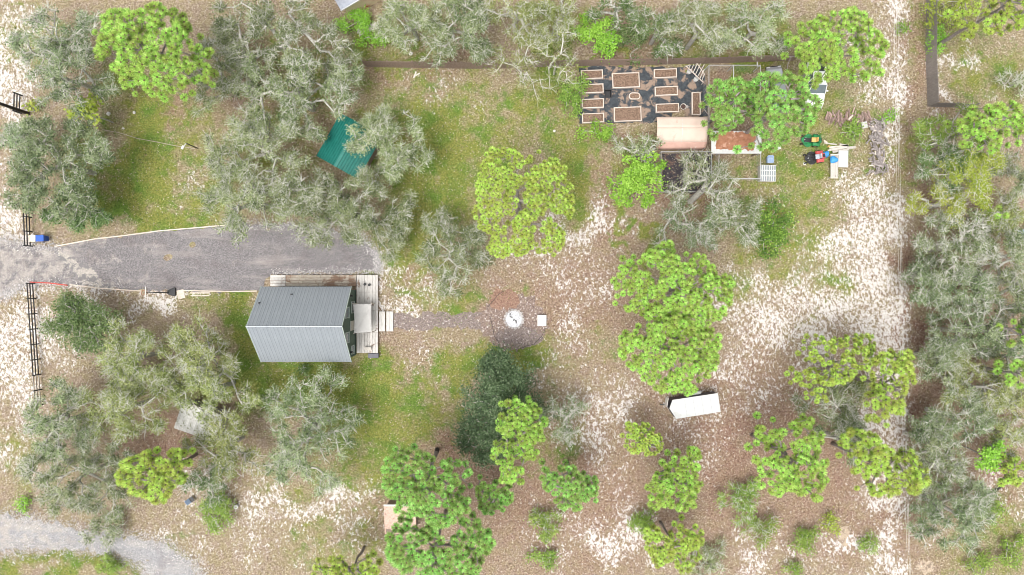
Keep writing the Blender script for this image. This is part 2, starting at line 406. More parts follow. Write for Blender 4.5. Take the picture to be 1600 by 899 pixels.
def build_ground():
    step = 0.26
    xs = np.arange(GX0, GX1 + 1e-6, step); ys = np.arange(GY0, GY1 + 1e-6, step)
    xs = np.concatenate([[-900, -300, -120], xs, [120, 300, 900]]); ys = np.concatenate([[-900, -300, -120], ys, [120, 300, 900]])
    X, Y = np.meshgrid(xs, ys)
    Z = 0.012 * wave_noise(X, Y, 77, 3.0)
    g, s, r = fields(X, Y)
    V = np.stack([X, Y, Z], -1).reshape(-1, 3)
    ny, nx = X.shape
    i = (np.arange(ny - 1)[:, None] * nx + np.arange(nx - 1)[None, :]).ravel()
    F = np.stack([i, i + 1, i + nx + 1, i + nx], -1)
    m, t, b = new_mat('yard_ground')
    a = t.nodes.new('ShaderNodeAttribute'); a.attribute_name = 'cover'
    sep = t.nodes.new('ShaderNodeSeparateColor'); t.links.new(a.outputs['Color'], sep.inputs[0])
    tc = t.nodes.new('ShaderNodeTexCoord'); ov = tc.outputs['Object']
    nf = noise(t, 5.5, 6, 0.7, 0.3, vec=ov)       # fine litter
    nm = noise(t, 1.1, 5, 0.6, 0.5, vec=ov)       # patches
    mpz = t.nodes.new('ShaderNodeMapping'); mpz.inputs['Rotation'].default_value = (0, 0, RAD(38)); mpz.inputs['Scale'].default_value = (1.0, .72, 1); t.links.new(ov, mpz.inputs['Vector'])
    ns = noise(t, 3.4, 5, 0.62, 0.45, vec=mpz.outputs[0])      # sand flecks
    nsf = noise(t, 8.5, 4, 0.6, 0.3, vec=mpz.outputs[0])
    ns = mth(t, 'ADD', mth(t, 'MULTIPLY', ns, .66), mth(t, 'MULTIPLY', nsf, .34))
    ns2 = noise(t, 0.45, 3, 0.5, 0.3, vec=ov)
    tan = ramp(t, nf, [(0.32, (.085, .065, .034)), (0.50, (.235, .19, .112)), (0.68, (.43, .375, .26))])
    tan2 = ramp(t, nf, [(0.32, (.085, .06, .042)), (0.50, (.24, .182, .133)), (0.68, (.43, .36, .285))])
    c = mixc(t, ramp(t, nm, [(0.42, 0.0), (0.58, 1.0)]), tan, tan2)
    nbr = noise(t, 0.6, 4, 0.6, 0.5, vec=ov)
    red = ramp(t, nf, [(0.32, (.075, .037, .027)), (0.52, (.21, .122, .092)), (0.72, (.385, .27, .215))])
    fr = mth(t, 'MULTIPLY', sep.outputs[2], ramp(t, nbr, [(0.32, 0.5), (0.6, 1.0)]), True)
    c = mixc(t, fr, c, red)
    gr = ramp(t, nf, [(0.28, (.042, .078, .014)), (0.50, (.10, .165, .028)), (0.72, (.215, .295, .07))])
    gy = ramp(t, nf, [(0.28, (.072, .082, .018)), (0.50, (.17, .18, .042)), (0.72, (.31, .315, .105))])
    gcol = mixc(t, ramp(t, ns2, [(0.36, 0.0), (0.56, 1.0)]), gr, gy)
    fg = mth(t, 'MULTIPLY_ADD', nm, 2.2, c=-1.15)
    fg = mth(t, 'ADD', sep.outputs[0], fg)
    fg = mth(t, 'MULTIPLY', fg, 1.7, True)
    fg = mth(t, 'MULTIPLY', fg, mth(t, 'GREATER_THAN', sep.outputs[0], 0.04))
    c = mixc(t, fg, c, gcol)
    # bare white sand shows through in flecks
    thr = mth(t, 'MULTIPLY_ADD', sep.outputs[1], -0.19, c=0.606)
    thr = mth(t, 'MULTIPLY_ADD', sep.outputs[0], 0.07, c=thr)
    nbig = noise(t, 0.33, 4, 0.55, 0.6, vec=ov)
    thr = mth(t, 'ADD', thr, mth(t, 'MULTIPLY_ADD', nbig, -.20, c=.10))
    sf = mth(t, 'SUBTRACT', ns, thr)
    sf = mth(t, 'MULTIPLY', mth(t, 'MULTIPLY', sf, 13.0, True), .94)
    sand = ramp(t, nf, [(0.25, (.38, .345, .32)), (0.5, (.575, .545, .52)), (0.75, (.70, .68, .66))])
    c = mixc(t, sf, c, sand)
    t.links.new(c, b.inputs['Base Color'])
    b.inputs['Roughness'].default_value = 0.95; b.inputs['Specular IOR Level'].default_value = 0.15
    bump(t, b, nf, 0.6, 0.05)
    me = np_mesh('ground', V, F, m, smooth=True)
    ca = me.color_attributes.new('cover', 'FLOAT_COLOR', 'POINT')
    C4 = np.stack([g, s, r, np.ones_like(g)], -1).reshape(-1, 4)
    ca.data.foreach_set('color', C4.astype(np.float32).ravel())
    tag(add_obj('ground', me), 'dry sandy yard ground with patches of grass and litter', None, None, 'structure')
build_ground()

def ragged(poly, step=0.5, jit=0.12, seed=1):
    r = random.Random(seed); out = []
    n = len(poly)
    for i in range(n):
        a = poly[i]; b = poly[(i + 1) % n]; L = math.dist(a, b); k = max(1, int(L / step))
        nx, ny = -(b[1] - a[1]) / max(L, 1e-6), (b[0] - a[0]) / max(L, 1e-6)
        for q in range(k):
            f = q / k; j = r.gauss(0, jit) if 0 < q else 0
            out.append((a[0] + (b[0] - a[0]) * f + nx * j, a[1] + (b[1] - a[1]) * f + ny * j))
    return out

def sheet(name, pxpoly, z, mat, jit=0.15, step=0.4, seed=1, label=None):
    pts = ragged([P(*p) for p in pxpoly], step, jit, seed)
    mb = MB(); mb.v = [(x, y, z) for x, y in pts]; mb.f = [tuple(range(len(pts)))]
    if sum(pts[i][0] * pts[(i + 1) % len(pts)][1] - pts[(i + 1) % len(pts)][0] * pts[i][1] for i in range(len(pts))) < 0:
        mb.f = [tuple(reversed(range(len(pts))))]
    o = mb.build(name, mat); o['kind'] = 'structure'
    if label: o['label'] = label
    return o

def gravelmat(name, dark, mid, light, streak, sfac):
    m, t, b = new_mat(name)
    tc = t.nodes.new('ShaderNodeTexCoord'); ov = tc.outputs['Object']
    nf = noise(t, 9, 4, 0.75, 0, vec=ov); nm = noise(t, 0.55, 5, 0.6, 0.3, vec=ov)
    mp = t.nodes.new('ShaderNodeMapping'); mp.inputs['Scale'].default_value = (.22, 1.1, 1); mp.inputs['Rotation'].default_value = (0, 0, RAD(-8)); t.links.new(ov, mp.inputs['Vector'])
    nstk = noise(t, 0.9, 5, 0.65, 0.4, vec=mp.outputs[0])
    c = ramp(t, nf, [(0.28, dark), (0.5, mid), (0.72, light)])
    c = mixc(t, ramp(t, nstk, [(0.50, 0.0), (0.72, sfac)]), c, streak)
    c = mixc(t, ramp(t, nm, [(0.35, 0.25), (0.5, 0.0)]), c, (.13, .10, .10))
    sx = t.nodes.new('ShaderNodeSeparateXYZ'); t.links.new(ov, sx.inputs[0])
    far = t.nodes.new('ShaderNodeMapRange'); far.inputs[1].default_value = -50; far.inputs[2].default_value = -34; far.inputs[3].default_value = .17; far.inputs[4].default_value = -.06
    t.links.new(sx.outputs[0], far.inputs[0])
    npt = noise(t, 0.9, 5, 0.65, 0.5, vec=ov)
    wash = mth(t, 'MULTIPLY', mth(t, 'SUBTRACT', mth(t, 'ADD', npt, far.outputs[0]), .57), 6.0, True)      # sand washed over the gate end
    c = mixc(t, mth(t, 'MULTIPLY', wash, .75), c, ramp(t, nf, [(.3, (.22, .195, .17)), (.7, (.52, .475, .43))]))
    t.links.new(c, b.inputs['Base Color']); b.inputs['Roughness'].default_value = 0.95; b.inputs['Specular IOR Level'].default_value = 0.2
    bump(t, b, nf, 0.8, 0.04)
    return m
M['gravel'] = gravelmat('dark_gravel', (.065, .06, .063), (.17, .158, .16), (.34, .32, .32), (.38, .345, .315), 0.55)
M['gravel_pale'] = gravelmat('pale_gravel', (.12, .12, .127), (.265, .262, .268), (.43, .42, .415), (.45, .41, .365), 0.6)
sheet('driveway', [(-60,366),(0,370),(45,384),(92,386),(150,374),(250,362),(368,352),(470,350),(560,365),(592,400),(592,424),(424,428),(405,455),(320,457),(190,452),(108,446),(48,442),(18,458),(-10,470),(-60,490)], 0.03, M['gravel'], 0.09, 0.35, 5)
sheet('gravel_road', [(-60,795),(0,803),(60,812),(130,830),(200,838),(255,850),(290,875),(318,915),(240,915),(228,885),(190,868),(120,858),(50,858),(0,860),(-60,862)], 0.03, M['gravel_pale'], 0.22, 0.35, 6)
sheet('garden_path', [(612,490),(660,487),(700,489),(750,488),(778,492),(778,522),(740,514),(690,512),(640,516),(612,514)], 0.025, M['mulch'], 0.16, 0.3, 7)
sheet('fire_pit_pad', [(800 + 49 * math.cos(a) + (4 if math.cos(a) > 0 else 0), 503 + 43 * math.sin(a)) for a in [2 * math.pi * k / 22 for k in range(22)]], 0.031, surf('fire_pad_mulch', (.09, .06, .05), (.31, .235, .20), 8, 0.95, c3=(.52, .47, .44), c3scale=4.0, c3lo=0.56, bmp=0.8), 0.24, 0.25, 8)
sheet('straw_patch', [(787 + 24 * math.cos(a), 469 + 17 * math.sin(a)) for a in [k * .4488 for k in range(14)]], 0.036, surf('red_straw', (.12, .065, .045), (.34, .215, .16), 7, .95, bmp=.8), 0.2, 0.25, 14)
sheet('mulch_patch', [(812 + 38 * math.cos(a), 527 + 17 * math.sin(a)) for a in [k * .4488 for k in range(14)]], 0.037, M['mulch'], 0.2, 0.25, 15)
sheet('garden_cloth', [(905,106),(960,104),(1010,105),(1100,103),(1106,182),(1020,192),(905,194)], 0.024, M['fabric'], 0.10, 0.4, 9)
sheet('pen_cloth', [(1034,240),(1112,238),(1112,300),(1034,302)], 0.02, M['fabric_plain'], 0.08, 0.4, 10)
# sandy wash over the entrance of the driveway
sheet('sand_patch', [(86,388),(110,400),(140,418),(160,440),(180,452),(150,450),(128,440),(108,418),(90,402)], 0.036, surf('pale_sand', (.24, .22, .20), (.46, .42, .37), 7, 0.95, c3=(.17, .16, .16), c3scale=1.6, c3lo=0.47), 0.17, 0.22, 12)
for i, (x, y, rx, ry) in enumerate([(1320,838,9,16),(1446,885,16,10)]):
    sheet('sand_patch', [(x + rx * math.cos(a), y + ry * math.sin(a)) for a in [k * .628 for k in range(10)]], 0.018 + .001 * i, surf('yellow_sand', (.27, .205, .15), (.50, .41, .31), 5, 0.95, c3=(.21, .16, .12), c3scale=2.2, c3lo=.5), 0.15, 0.2, 40 + i)

# ---- ground cover: litter flecks and grass blades (nobody could count them)
EXCL = [[(0,370),(45,384),(92,386),(250,362),(368,352),(470,350),(560,365),(592,400),(592,424),(424,428),(405,455),(108,446),(48,442),(0,465)],
        [(0,803),(130,830),(200,838),(255,850),(318,915),(228,885),(120,858),(0,860)], [(405,430),(592,430),(592,560),(405,566)],
        [(903,108),(1102,106),(1106,235),(1020,235),(1015,195),(905,192)]]
def inside(x, y, poly):
    pts = [P(*p) for p in poly]; r = np.zeros(len(x), bool); n = len(pts)
    for i in range(n):
        (x1, y1), (x2, y2) = pts[i], pts[(i + 1) % n]
        if y1 == y2: continue
        c = ((y1 > y) != (y2 > y)) & (x < (x2 - x1) * (y - y1) / (y2 - y1) + x1)
        r ^= c
    return r
def scatter(n, which, rng, pw=1.0, base=0.0):
    x = rng.uniform(-58, 58, n); y = rng.uniform(-34, 34, n)
    f = fields(x, y)
    p = base + np.clip(which(*f), 0, 1) ** pw
    k = rng.random(n) < p
    x, y = x[k], y[k]
    k = np.ones(len(x), bool)
    for e in EXCL: k &= ~inside(x, y, e)
    return x[k], y[k]
def blades(name, x, y, rng, mat, l0, l1, wd, tilt0, tilt1, label, cat='grass'):
    n = len(x)
    L = rng.uniform(l0, l1, n); az = rng.uniform(0, 2 * math.pi, n); tl = np.radians(rng.uniform(tilt0, tilt1, n))
    d = np.stack([np.cos(az) * np.cos(tl), np.sin(az) * np.cos(tl), np.sin(tl)], -1)
    sd = np.stack([-np.sin(az), np.cos(az), np.zeros(n)], -1) * (wd * rng.uniform(.6, 1.3, n))[:, None]
    b = np.stack([x, y, np.full(n, 0.012)], -1)
    V = np.stack([b - sd, b + sd, b + d * L[:, None]], 1).reshape(-1, 3)
    V[:, 2] = np.maximum(V[:, 2], 0.02)
    F = np.arange(3 * n).reshape(-1, 3)
    me = np_mesh(name, V, F, mat, rng.random(n))
    tag(add_obj(name, me), label, cat, None, 'stuff')
rg = np.random.default_rng(5)
M['grass'] = leafmat('grass_blade', [(.05, .095, .016), (.10, .17, .028), (.175, .25, .05), (.29, .32, .11)], 0.25, 0)
M['dry'] = leafmat('dry_litter', [(.12, .09, .065), (.26, .205, .15), (.40, .335, .26), (.56, .51, .43)], 0.0, 0)
M['reddry'] = leafmat('pine_straw', [(.11, .058, .042), (.245, .14, .10), (.37, .235, .175), (.47, .345, .28)], 0.0, 0)
x, y = scatter(330000, lambda g, s, r: g * 1.2 - .2 * s - .08, rg, 1.1)
blades('grass', x, y, rg, M['grass'], .10, .26, .028, 25, 75, 'short green and yellowish lawn grass across the yard')
x, y = scatter(190000, lambda g, s, r: .55 - .4 * g - .3 * s - .15 * r, rg)
blades('leaf_litter', x, y, rg, M['dry'], .08, .26, .030, 2, 22, 'dry brown leaves and dead grass scattered over the sand', 'leaf litter')
x, y = scatter(150000, lambda g, s, r: r * .8 - .1, rg)
blades('pine_straw', x, y, rg, M['reddry'], .10, .30, .022, 2, 16, 'reddish pine straw lying under the pines', 'pine straw')
M['tuftdry'] = leafmat('dry_tuft', [(.20, .16, .09), (.33, .28, .17), (.45, .39, .26), (.52, .48, .34)], 0.1, 0)
x, y = scatter(90000, lambda g, s, r: .35 + .25 * s - .35 * g, rg)
blades('dry_grass', x, y, rg, M['tuftdry'], .12, .30, .024, 20, 65, 'thin dry bunch grass between the sand flecks')

def along(poly, n, rng, sig):
    pts = [P(*q) for q in poly]; out = []
    for i in range(n):
        k = rng.integers(len(pts) - 1); f = rng.random(); a, b = pts[k], pts[k + 1]
        out.append((a[0] + (b[0] - a[0]) * f + rng.normal(0, sig), a[1] + (b[1] - a[1]) * f + rng.normal(0, sig)))
    o = np.array(out); return o[:, 0], o[:, 1]
M['grit'] = leafmat('loose_gravel', [(.12, .11, .11), (.26, .25, .25), (.42, .40, .39), (.6, .57, .53)], 0.0, 0)
E = [along(q, n, rg, s) for q, n, s in (([(592,424),(592,400),(560,365),(470,350),(368,352)], 2500, .35), ([(0,370),(45,384),(92,386)], 900, .4), ([(0,465),(18,458),(48,442),(108,446),(190,452)], 1500, .35),
     ([(0,803),(60,812),(130,830),(200,838),(255,850),(290,875),(318,900)], 3500, .5), ([(240,900),(228,885),(190,868),(120,858),(50,858),(0,860)], 3000, .5), ([(424,428),(592,424)], 1200, .25))]
blades('gravel', np.concatenate([e[0] for e in E]), np.concatenate([e[1] for e in E]), rg, M['grit'], .06, .14, .05, 0, 12, 'loose gravel spilled along the drive and path edges', 'gravel')
bpy.data.objects['gravel'].location.z = .03

# ------------------------------------------------------------------ house and deck
def corrugated(L, W, rib, hgt, n_per=4):
    """ribbed sheet: ribs run along +y (length L), profile across x (width W); top surface with a little thickness"""
    k = max(1, int(round(W / rib))); xs = []; zs = []
    for i in range(k):
        x0 = W * i / k; r = W / k
        for f, z in ((0, 0), (.30, 0), (.40, hgt), (.60, hgt), (.70, 0)):
            xs.append(x0 + f * r); zs.append(z)
    xs.append(W); zs.append(0)
    mb = MB(); n = len(xs)
    vs = [(x, 0, z) for x, z in zip(xs, zs)] + [(x, L, z) for x, z in zip(xs, zs)] + [(x, 0, z - .01) for x, z in zip(xs, zs)] + [(x, L, z - .01) for x, z in zip(xs, zs)]
    fs = [(i, i + 1, n + i + 1, n + i) for i in range(n - 1)] + [(2 * n + i + 1, 2 * n + i, 3 * n + i, 3 * n + i + 1) for i in range(n - 1)]
    fs += [(2 * n + i, 2 * n + i + 1, i + 1, i) for i in range(n - 1)] + [(n + i, n + i + 1, 3 * n + i + 1, 3 * n + i) for i in range(n - 1)]
    mb.add(vs, fs)
    return mb

def slope_panels(parent, name, mat, origin, xdir, ydir, W, L, pw, rib, hgt):
    """cover a roof slope with panels; origin = lower corner, xdir along eave, ydir up the slope"""
    k = max(1, int(round(W / pw))); w1 = W / k
    me = corrugated(L, w1 - 0.006, rib, hgt).mesh(name, mat)
    xd = Vector(xdir).normalized(); yd = Vector(ydir).normalized(); zd = xd.cross(yd)
    outs = []
    for i in range(k):
        o = add_obj(name, me, parent)
        p = Vector(origin) + xd * (i * w1 + .003) + zd * (.002 * (i % 2))
        o.matrix_local = Matrix(((xd.x, yd.x, zd.x, p.x), (xd.y, yd.y, zd.y, p.y), (xd.z, yd.z, zd.z, p.z), (0, 0, 0, 1)))
        outs.append(o)
    return outs

ze, zr = 3.2, 6.9
ex0 = -393 * S * (H - ze) / H; ex1 = -250.6 * S * (H - ze) / H      # roof ends
yn = 1.4 * S * (H - ze) / H; ysd = -116.2 * S * (H - ze) / H
ymid = (yn + ysd) / 2
house = thing('house', 'small house with grey ribbed metal gable roof and dark green walls', 'house', ((ex0 + ex1) / 2, ymid, 0))
hx = (ex1 - ex0) / 2; hy = (yn - ysd) / 2
wx = hx - 0.28; wy = hy - 0.35
slope = (zr - ze) / hy
zw = zr - 0.12 - slope * wy
mb = MB()
gp = [(-wy, 0.0), (wy, 0.0), (wy, zw), (0, zr - .14), (-wy, zw)]
mb.loft([[(-wx, a, b) for a, b in gp], [(wx, a, b) for a, b in gp]])
wall = mb.build('wall', M['wall_green'], house)
# horizontal siding courses on the east gable
z = 0.35
while z < zr - 0.5:
    half = wy if z < zw else (zr - .2 - z) / slope
    MB().box((wx + .012, 0, z), (.024, 2 * half - .02, .15), ry=RAD(3)).build('siding_board', M['wall_green'], wall)
    z += 0.185
rf = MB().box((0, 0, zr + .03), (2 * hx + .02, .09, .03)).build('roof', M['roof_metal'], house)
Ls = math.hypot(hy, zr - ze)
slope_panels(rf, 'roof_panel', M['roof_metal'], (-hx, -hy, ze), (1, 0, 0), (0, hy, zr - ze), 2 * hx, Ls, 0.94, 0.31, 0.022)
slope_panels(rf, 'roof_panel', M['roof_metal'], (hx, hy, ze), (-1, 0, 0), (0, -hy, zr - ze), 2 * hx, Ls, 0.94, 0.31, 0.022)
for sx in (-1, 1):
    for sy in (-1, 1):
        MB().bar((sx * (hx - .03), sy * hy, ze - .09), (sx * (hx - .03), 0, zr - .09), .05, .14).build('rake_trim', M['trim_pale'], rf)
for (px, py) in ((406, 473.5), (456.5, 460)):
    zz = 4.2
    for k in range(8):
        X, Y = P(px, py, zz); zz = zr - abs(Y - ymid) * slope
    MB().tube([(X - house.location.x, Y - ymid, zz - .1), (X - house.location.x, Y - ymid, zz + .38)], .06, 10).build('vent_pipe', M['black'], house)
def window(y, z, w_, h_):
    fr = MB()
    fr.box((wx + .05, y - w_ / 2, z), (.06, .07, h_)).box((wx + .05, y + w_ / 2, z), (.06, .07, h_)).box((wx + .055, y, z + h_ / 2), (.07, w_ + .07, .07)).box((wx + .06, y, z - h_ / 2), (.10, w_ + .14, .06))
    f = fr.build('window', M['trim_pale'], house)
    MB().box((wx + .04, y, z), (.03, w_ - .07, h_ - .07)).build('pane', M['glass'], f)
window(1.15, 4.1, 1.0, 1.5); window(-1.25, 4.1, 1.0, 1.5); window(1.6, 1.7, 1.1, 1.2); window(-2.6, 1.75, .8, 1.0)
d = MB().box((wx + .04, -.2, 1.55), (.05, .95, 2.05)).build('door', M['offwhite'], house)
MB().box((wx + .085, -.52, 1.5), (.04, .06, .06)).build('handle', M['steel'], d)
for y in (2.75, -2.75):
    MB().tube([(wx + .02, y, 2.75), (wx + .18, y, 2.72)], .07, 8).tube([(wx + .18, y, 2.78), (wx + .18, y, 2.58)], [.05, .10], 8).build('wall_lamp', M['black'], house)

# deck (east) and ramp (north): separate boards on a frame
zd_ = 0.5
def pd(px, py): return P(px, py, zd_)
dx0, dy0 = pd(557, 552); dx1, dy1 = pd(590.5, 430)
deck = thing('wooden_deck', 'weathered pale wooden deck along the gable end of the house', 'deck', ((dx0 + dx1) / 2, (dy0 + dy1) / 2, 0))
W_ = dx1 - dx0; L_ = dy1 - dy0
MB().box((0, 0, .22), (W_ - .1, L_ - .1, .36)).build('frame', M['fence_wood'], deck)
k = 8; bw = W_ / k
segs = [(-L_ / 2, -L_ / 2 + 2.1), (-L_ / 2 + 2.1, L_ / 2 - 3.55), (L_ / 2 - 3.55, L_ / 2 - 1.72), (L_ / 2 - 1.72, L_ / 2)]
rr = random.Random(3)
for i in range(k):
    for (a, b) in segs:
        j = rr.uniform(-.004, .012)
        MB().box((-W_ / 2 + (i + .5) * bw, (a + b) / 2, .45 + j), (bw - .022, b - a - .025, .07), rz=rr.uniform(-.003, .003)).build('plank', M['deck'], deck)
for (x, y, a) in ((-.2, 3.0, 0), (.25, 2.95, 0)):
    MB().lathe([(.10, 0), (.14, .22), (.12, .22), (.10, .2), (0, .2)], 10, (x, y, .50)).build('cup', M['black'], deck)
rx0, ry0 = pd(422, 447.5); rx1, ry1 = pd(556.5, 430)
ramp_o = thing('wooden_ramp', 'narrow weathered boardwalk along the driveway side of the house', 'boardwalk', ((rx0 + rx1) / 2, (ry0 + ry1) / 2, 0))
Wr = rx1 - rx0; Lr = ry1 - ry0
MB().box((0, 0, .21), (Wr - .1, Lr - .1, .34)).build('frame', M['fence_wood'], ramp_o)
for i in range(4):
    x = -Wr / 2
    cuts = [0, 1.55] + [1.55 + 1.8 * q + rr.uniform(-.3, .3) for q in range(1, 4)] + [Wr]
    for a, b in zip(cuts[:-1], cuts[1:]):
        MB().box((x + (a + b) / 2, -Lr / 2 + (i + .5) * Lr / 4, .43 + rr.uniform(-.005, .01)), (b - a - .03, Lr / 4 - .03, .07)).build('plank', M['ramp'] if a > 1 else M['deck'], ramp_o)
# steps
for i, (px0, px1, zt, nm) in enumerate(((592, 601.5, .36, 4), (603.5, 614.5, .18, 4))):
    x0, y0 = P(px0, 518, zt); x1, y1 = P(px1, 487, zt)
    t_ = thing('wooden_step', ['broad wooden step against the deck edge', 'lower pale wooden step at the start of the path'][i], 'step', ((x0 + x1) / 2, (y0 + y1) / 2, 0), 0, 'steps off the deck')
    for q in range(2):
        MB().box(((q - .5) * (x1 - x0) / 2, 0, zt - .03), ((x1 - x0) / 2 - .02, y1 - y0, .06)).build('plank', M['deck'], t_)
    MB().box((0, 0, zt / 2 - .03), (x1 - x0 - .08, y1 - y0 - .1, zt - .06)).build('frame', M['fence_wood'], t_)
x, y = P(583.5, 556, .4)
t_ = thing('storage_box', 'dark grey box at the end of the wooden deck', 'box', (x, y, 0))
MB().box((0, 0, .22), (1.0, .42, .44)).build('body', M['black'], t_, bevel=.02)
MB().box((0, 0, .47), (1.06, .47, .05)).build('lid', surf('dark_lid', (.07, .07, .085), (.10, .10, .12), 3, .5), t_, bevel=.015)
x, y = P(575, 545, .8)
t_ = thing('wooden_bench', 'low wooden bench near the dark box on the deck', 'bench', (x, y, .50))
MB().box((0, 0, .36), (.70, .30, .05)).build('seat', M['wood_grey'], t_)
for sx in (-1, 1):
    MB().box((sx * .28, 0, .17), (.06, .26, .33)).build('leg', M['wood_grey'], t_)
# shade sail: four corners, sagging, with posts
zs = 2.6
cor = [P(551.5, 475, zs), P(579.5, 475, zs), P(580.5, 519, zs), P(553, 521, zs)]
cx = sum(c[0] for c in cor) / 4; cy = sum(c[1] for c in cor) / 4
t_ = thing('shade_sail', 'pale grey cloth shade sail stretched over the deck', 'shade sail', (cx, cy, .5))
N = 14; mb = MB(); zc = [2.35, 2.0, 2.0, 2.35]
for j in range(N + 1):
    for i in range(N + 1):
        u, v = i / N, j / N
        pinch = 1 - .0
        def ipl(a): return (a[0] * (1 - u) + a[1] * u) * (1 - v) + (a[3] * (1 - u) + a[2] * u) * v
        X = ipl([c[0] for c in cor]) - cx; Y = ipl([c[1] for c in cor]) - cy; Z = ipl(zc) - .5
        X += (.5 - u) * .22 * 4 * v * (1 - v) * (1 if u < .5 else .5); Y += (v - .5) * -.0
        Y -= (.5 - v) * -.0 + 0
        dd = abs(u - (1 - v))
        Z += .16 * math.exp(-(dd / .06) ** 2) * (1 - abs(2 * u - 1) ** 4) * -1 - .25 * 16 * u * (1 - u) * v * (1 - v) * .6
        mb.v.append((X, Y, Z + .35))
for j in range(N):
    for i in range(N):
        a = j * (N + 1) + i
        mb.f.append((a, a + N + 1, a + N + 2, a + 1))
o = mb.build('cloth', M['sail'], t_, smooth=True)
so = o.modifiers.new('thick', 'SOLIDIFY'); so.thickness = .008
for q in range(4):
    MB().bar((cor[q][0] - cx, cor[q][1] - cy, 0), (cor[q][0] - cx, cor[q][1] - cy, zc[q] - .1), .07).build('post', M['wood_grey'], t_)

# ------------------------------------------------------------------ green roofed shed
zg = 2.7
A = P(493, 250, zg); B = P(531, 183, zg); C1 = P(558, 193, zg + .5); D1 = P(528, 260, zg + .5)
ax = Vector((B[0] - A[0], B[1] - A[1], 0)); Lg = ax.length; ax.normalize(); ay = Vector((-ax.y, ax.x, 0)) * -1
ang = math.atan2(ax.y, ax.x)
ctr = (Vector((C1[0], C1[1], 0)) + Vector((D1[0], D1[1], 0))) / 2
t_ = thing('green_roof_shed', 'open shed with dark green ribbed metal roof half hidden under oaks', 'shed', (ctr.x, ctr.y, 0), ang)
wl, wr_ = 2.35, 2.35
hh = .75
r_ = MB().box((0, 0, zg + .52), (Lg + .05, .3, .025)).build('roof', M['roof_green'], t_)
slope_panels(r_, 'roof_panel', M['roof_green'], (-Lg / 2, wl, zg - .2), (0, -1, .30), (1, 0, 0), wl * 1.045, Lg, .8, .26, .04)
slope_panels(r_, 'roof_panel', M['roof_green'], (Lg / 2, -wr_, zg - .2), (0, 1, .30), (-1, 0, 0), wr_ * 1.045, Lg, .8, .26, .04)
for sx in (-1, 1):
    for sy in (-1, 1):
        MB().bar((sx * (Lg / 2 - .2), sy * 2.1, 0), (sx * (Lg / 2 - .2), sy * 2.1, zg - .2), .12).build('post', M['fence_wood'], t_)
MB().box((0, -2.0, 1.2), (Lg - .5, .06, 2.3)).build('wall', M['fence_wood'], t_)

# mottled sheet roof shed among the left oaks
zz = 2.4
A = P(267.5, 667, zz); B = P(285, 627, zz); Cc = P(345, 648, zz); Dd = P(312, 688, zz)
u = Vector((Cc[0] - B[0], Cc[1] - B[1], 0)); v = Vector((A[0] - B[0], A[1] - B[1], 0))
an = math.atan2(u.y, u.x)
mid = Vector(((A[0] + Cc[0]) / 2, (A[1] + Cc[1]) / 2, 0))
t_ = thing('old_shed', 'old shed with mottled pale sheet roof under the olive oaks', 'shed', (mid.x + .25, mid.y - .1, 0), an)
UL, VL = 4.2, 2.8
r_ = MB().box((0, 0, zz - .08), (UL - .1, VL - .1, .05)).build('roof', M['plywood'], t_)
slope_panels(r_, 'roof_sheet', M['mottled'], (-UL / 2, -VL / 2, zz - .02), (1, 0, .0), (0, 1, .03), UL, VL, .7, .35, .02)
MB().box((0, 0, zz / 2 - .06), (UL - .35, VL - .35, zz - .12)).build('wall', M['fence_grey'], t_)

# pink shingled lean-to by the bottom pines
zz = 2.3
x, y = P(625, 813, zz)
t_ = thing('shingled_shed', 'small lean-to shed with pinkish shingle roof under the bottom pines', 'shed', (x, y, 0))
r_ = MB().box((0, 0, zz - .14), (3.1, 2.9, .05), rx=RAD(6)).build('roof', M['plywood'], t_)
rs = random.Random(5)
for j in range(11):
    y0 = -1.45 + j * .265
    mb = MB(); xx = -1.56
    while xx < 1.5:
        wd = min(rs.uniform(.22, .34), 1.56 - xx)
        mb.box((xx + wd / 2, y0 + .14, zz - .11 + (y0 + .14) * math.tan(RAD(6)) + rs.uniform(0, .012)), (wd - .012, .30, .018), rx=RAD(3.5)); xx += wd
    mb.build('shingle_row', M['shingle'], r_)
MB().box((0, 1.47, zz + .055), (3.2, .16, .06)).build('ridge_cap', M['white'], r_)
MB().box((0, 0, 1.05), (2.8, 2.6, 2.1)).build('wall', M['fence_wood'], t_)

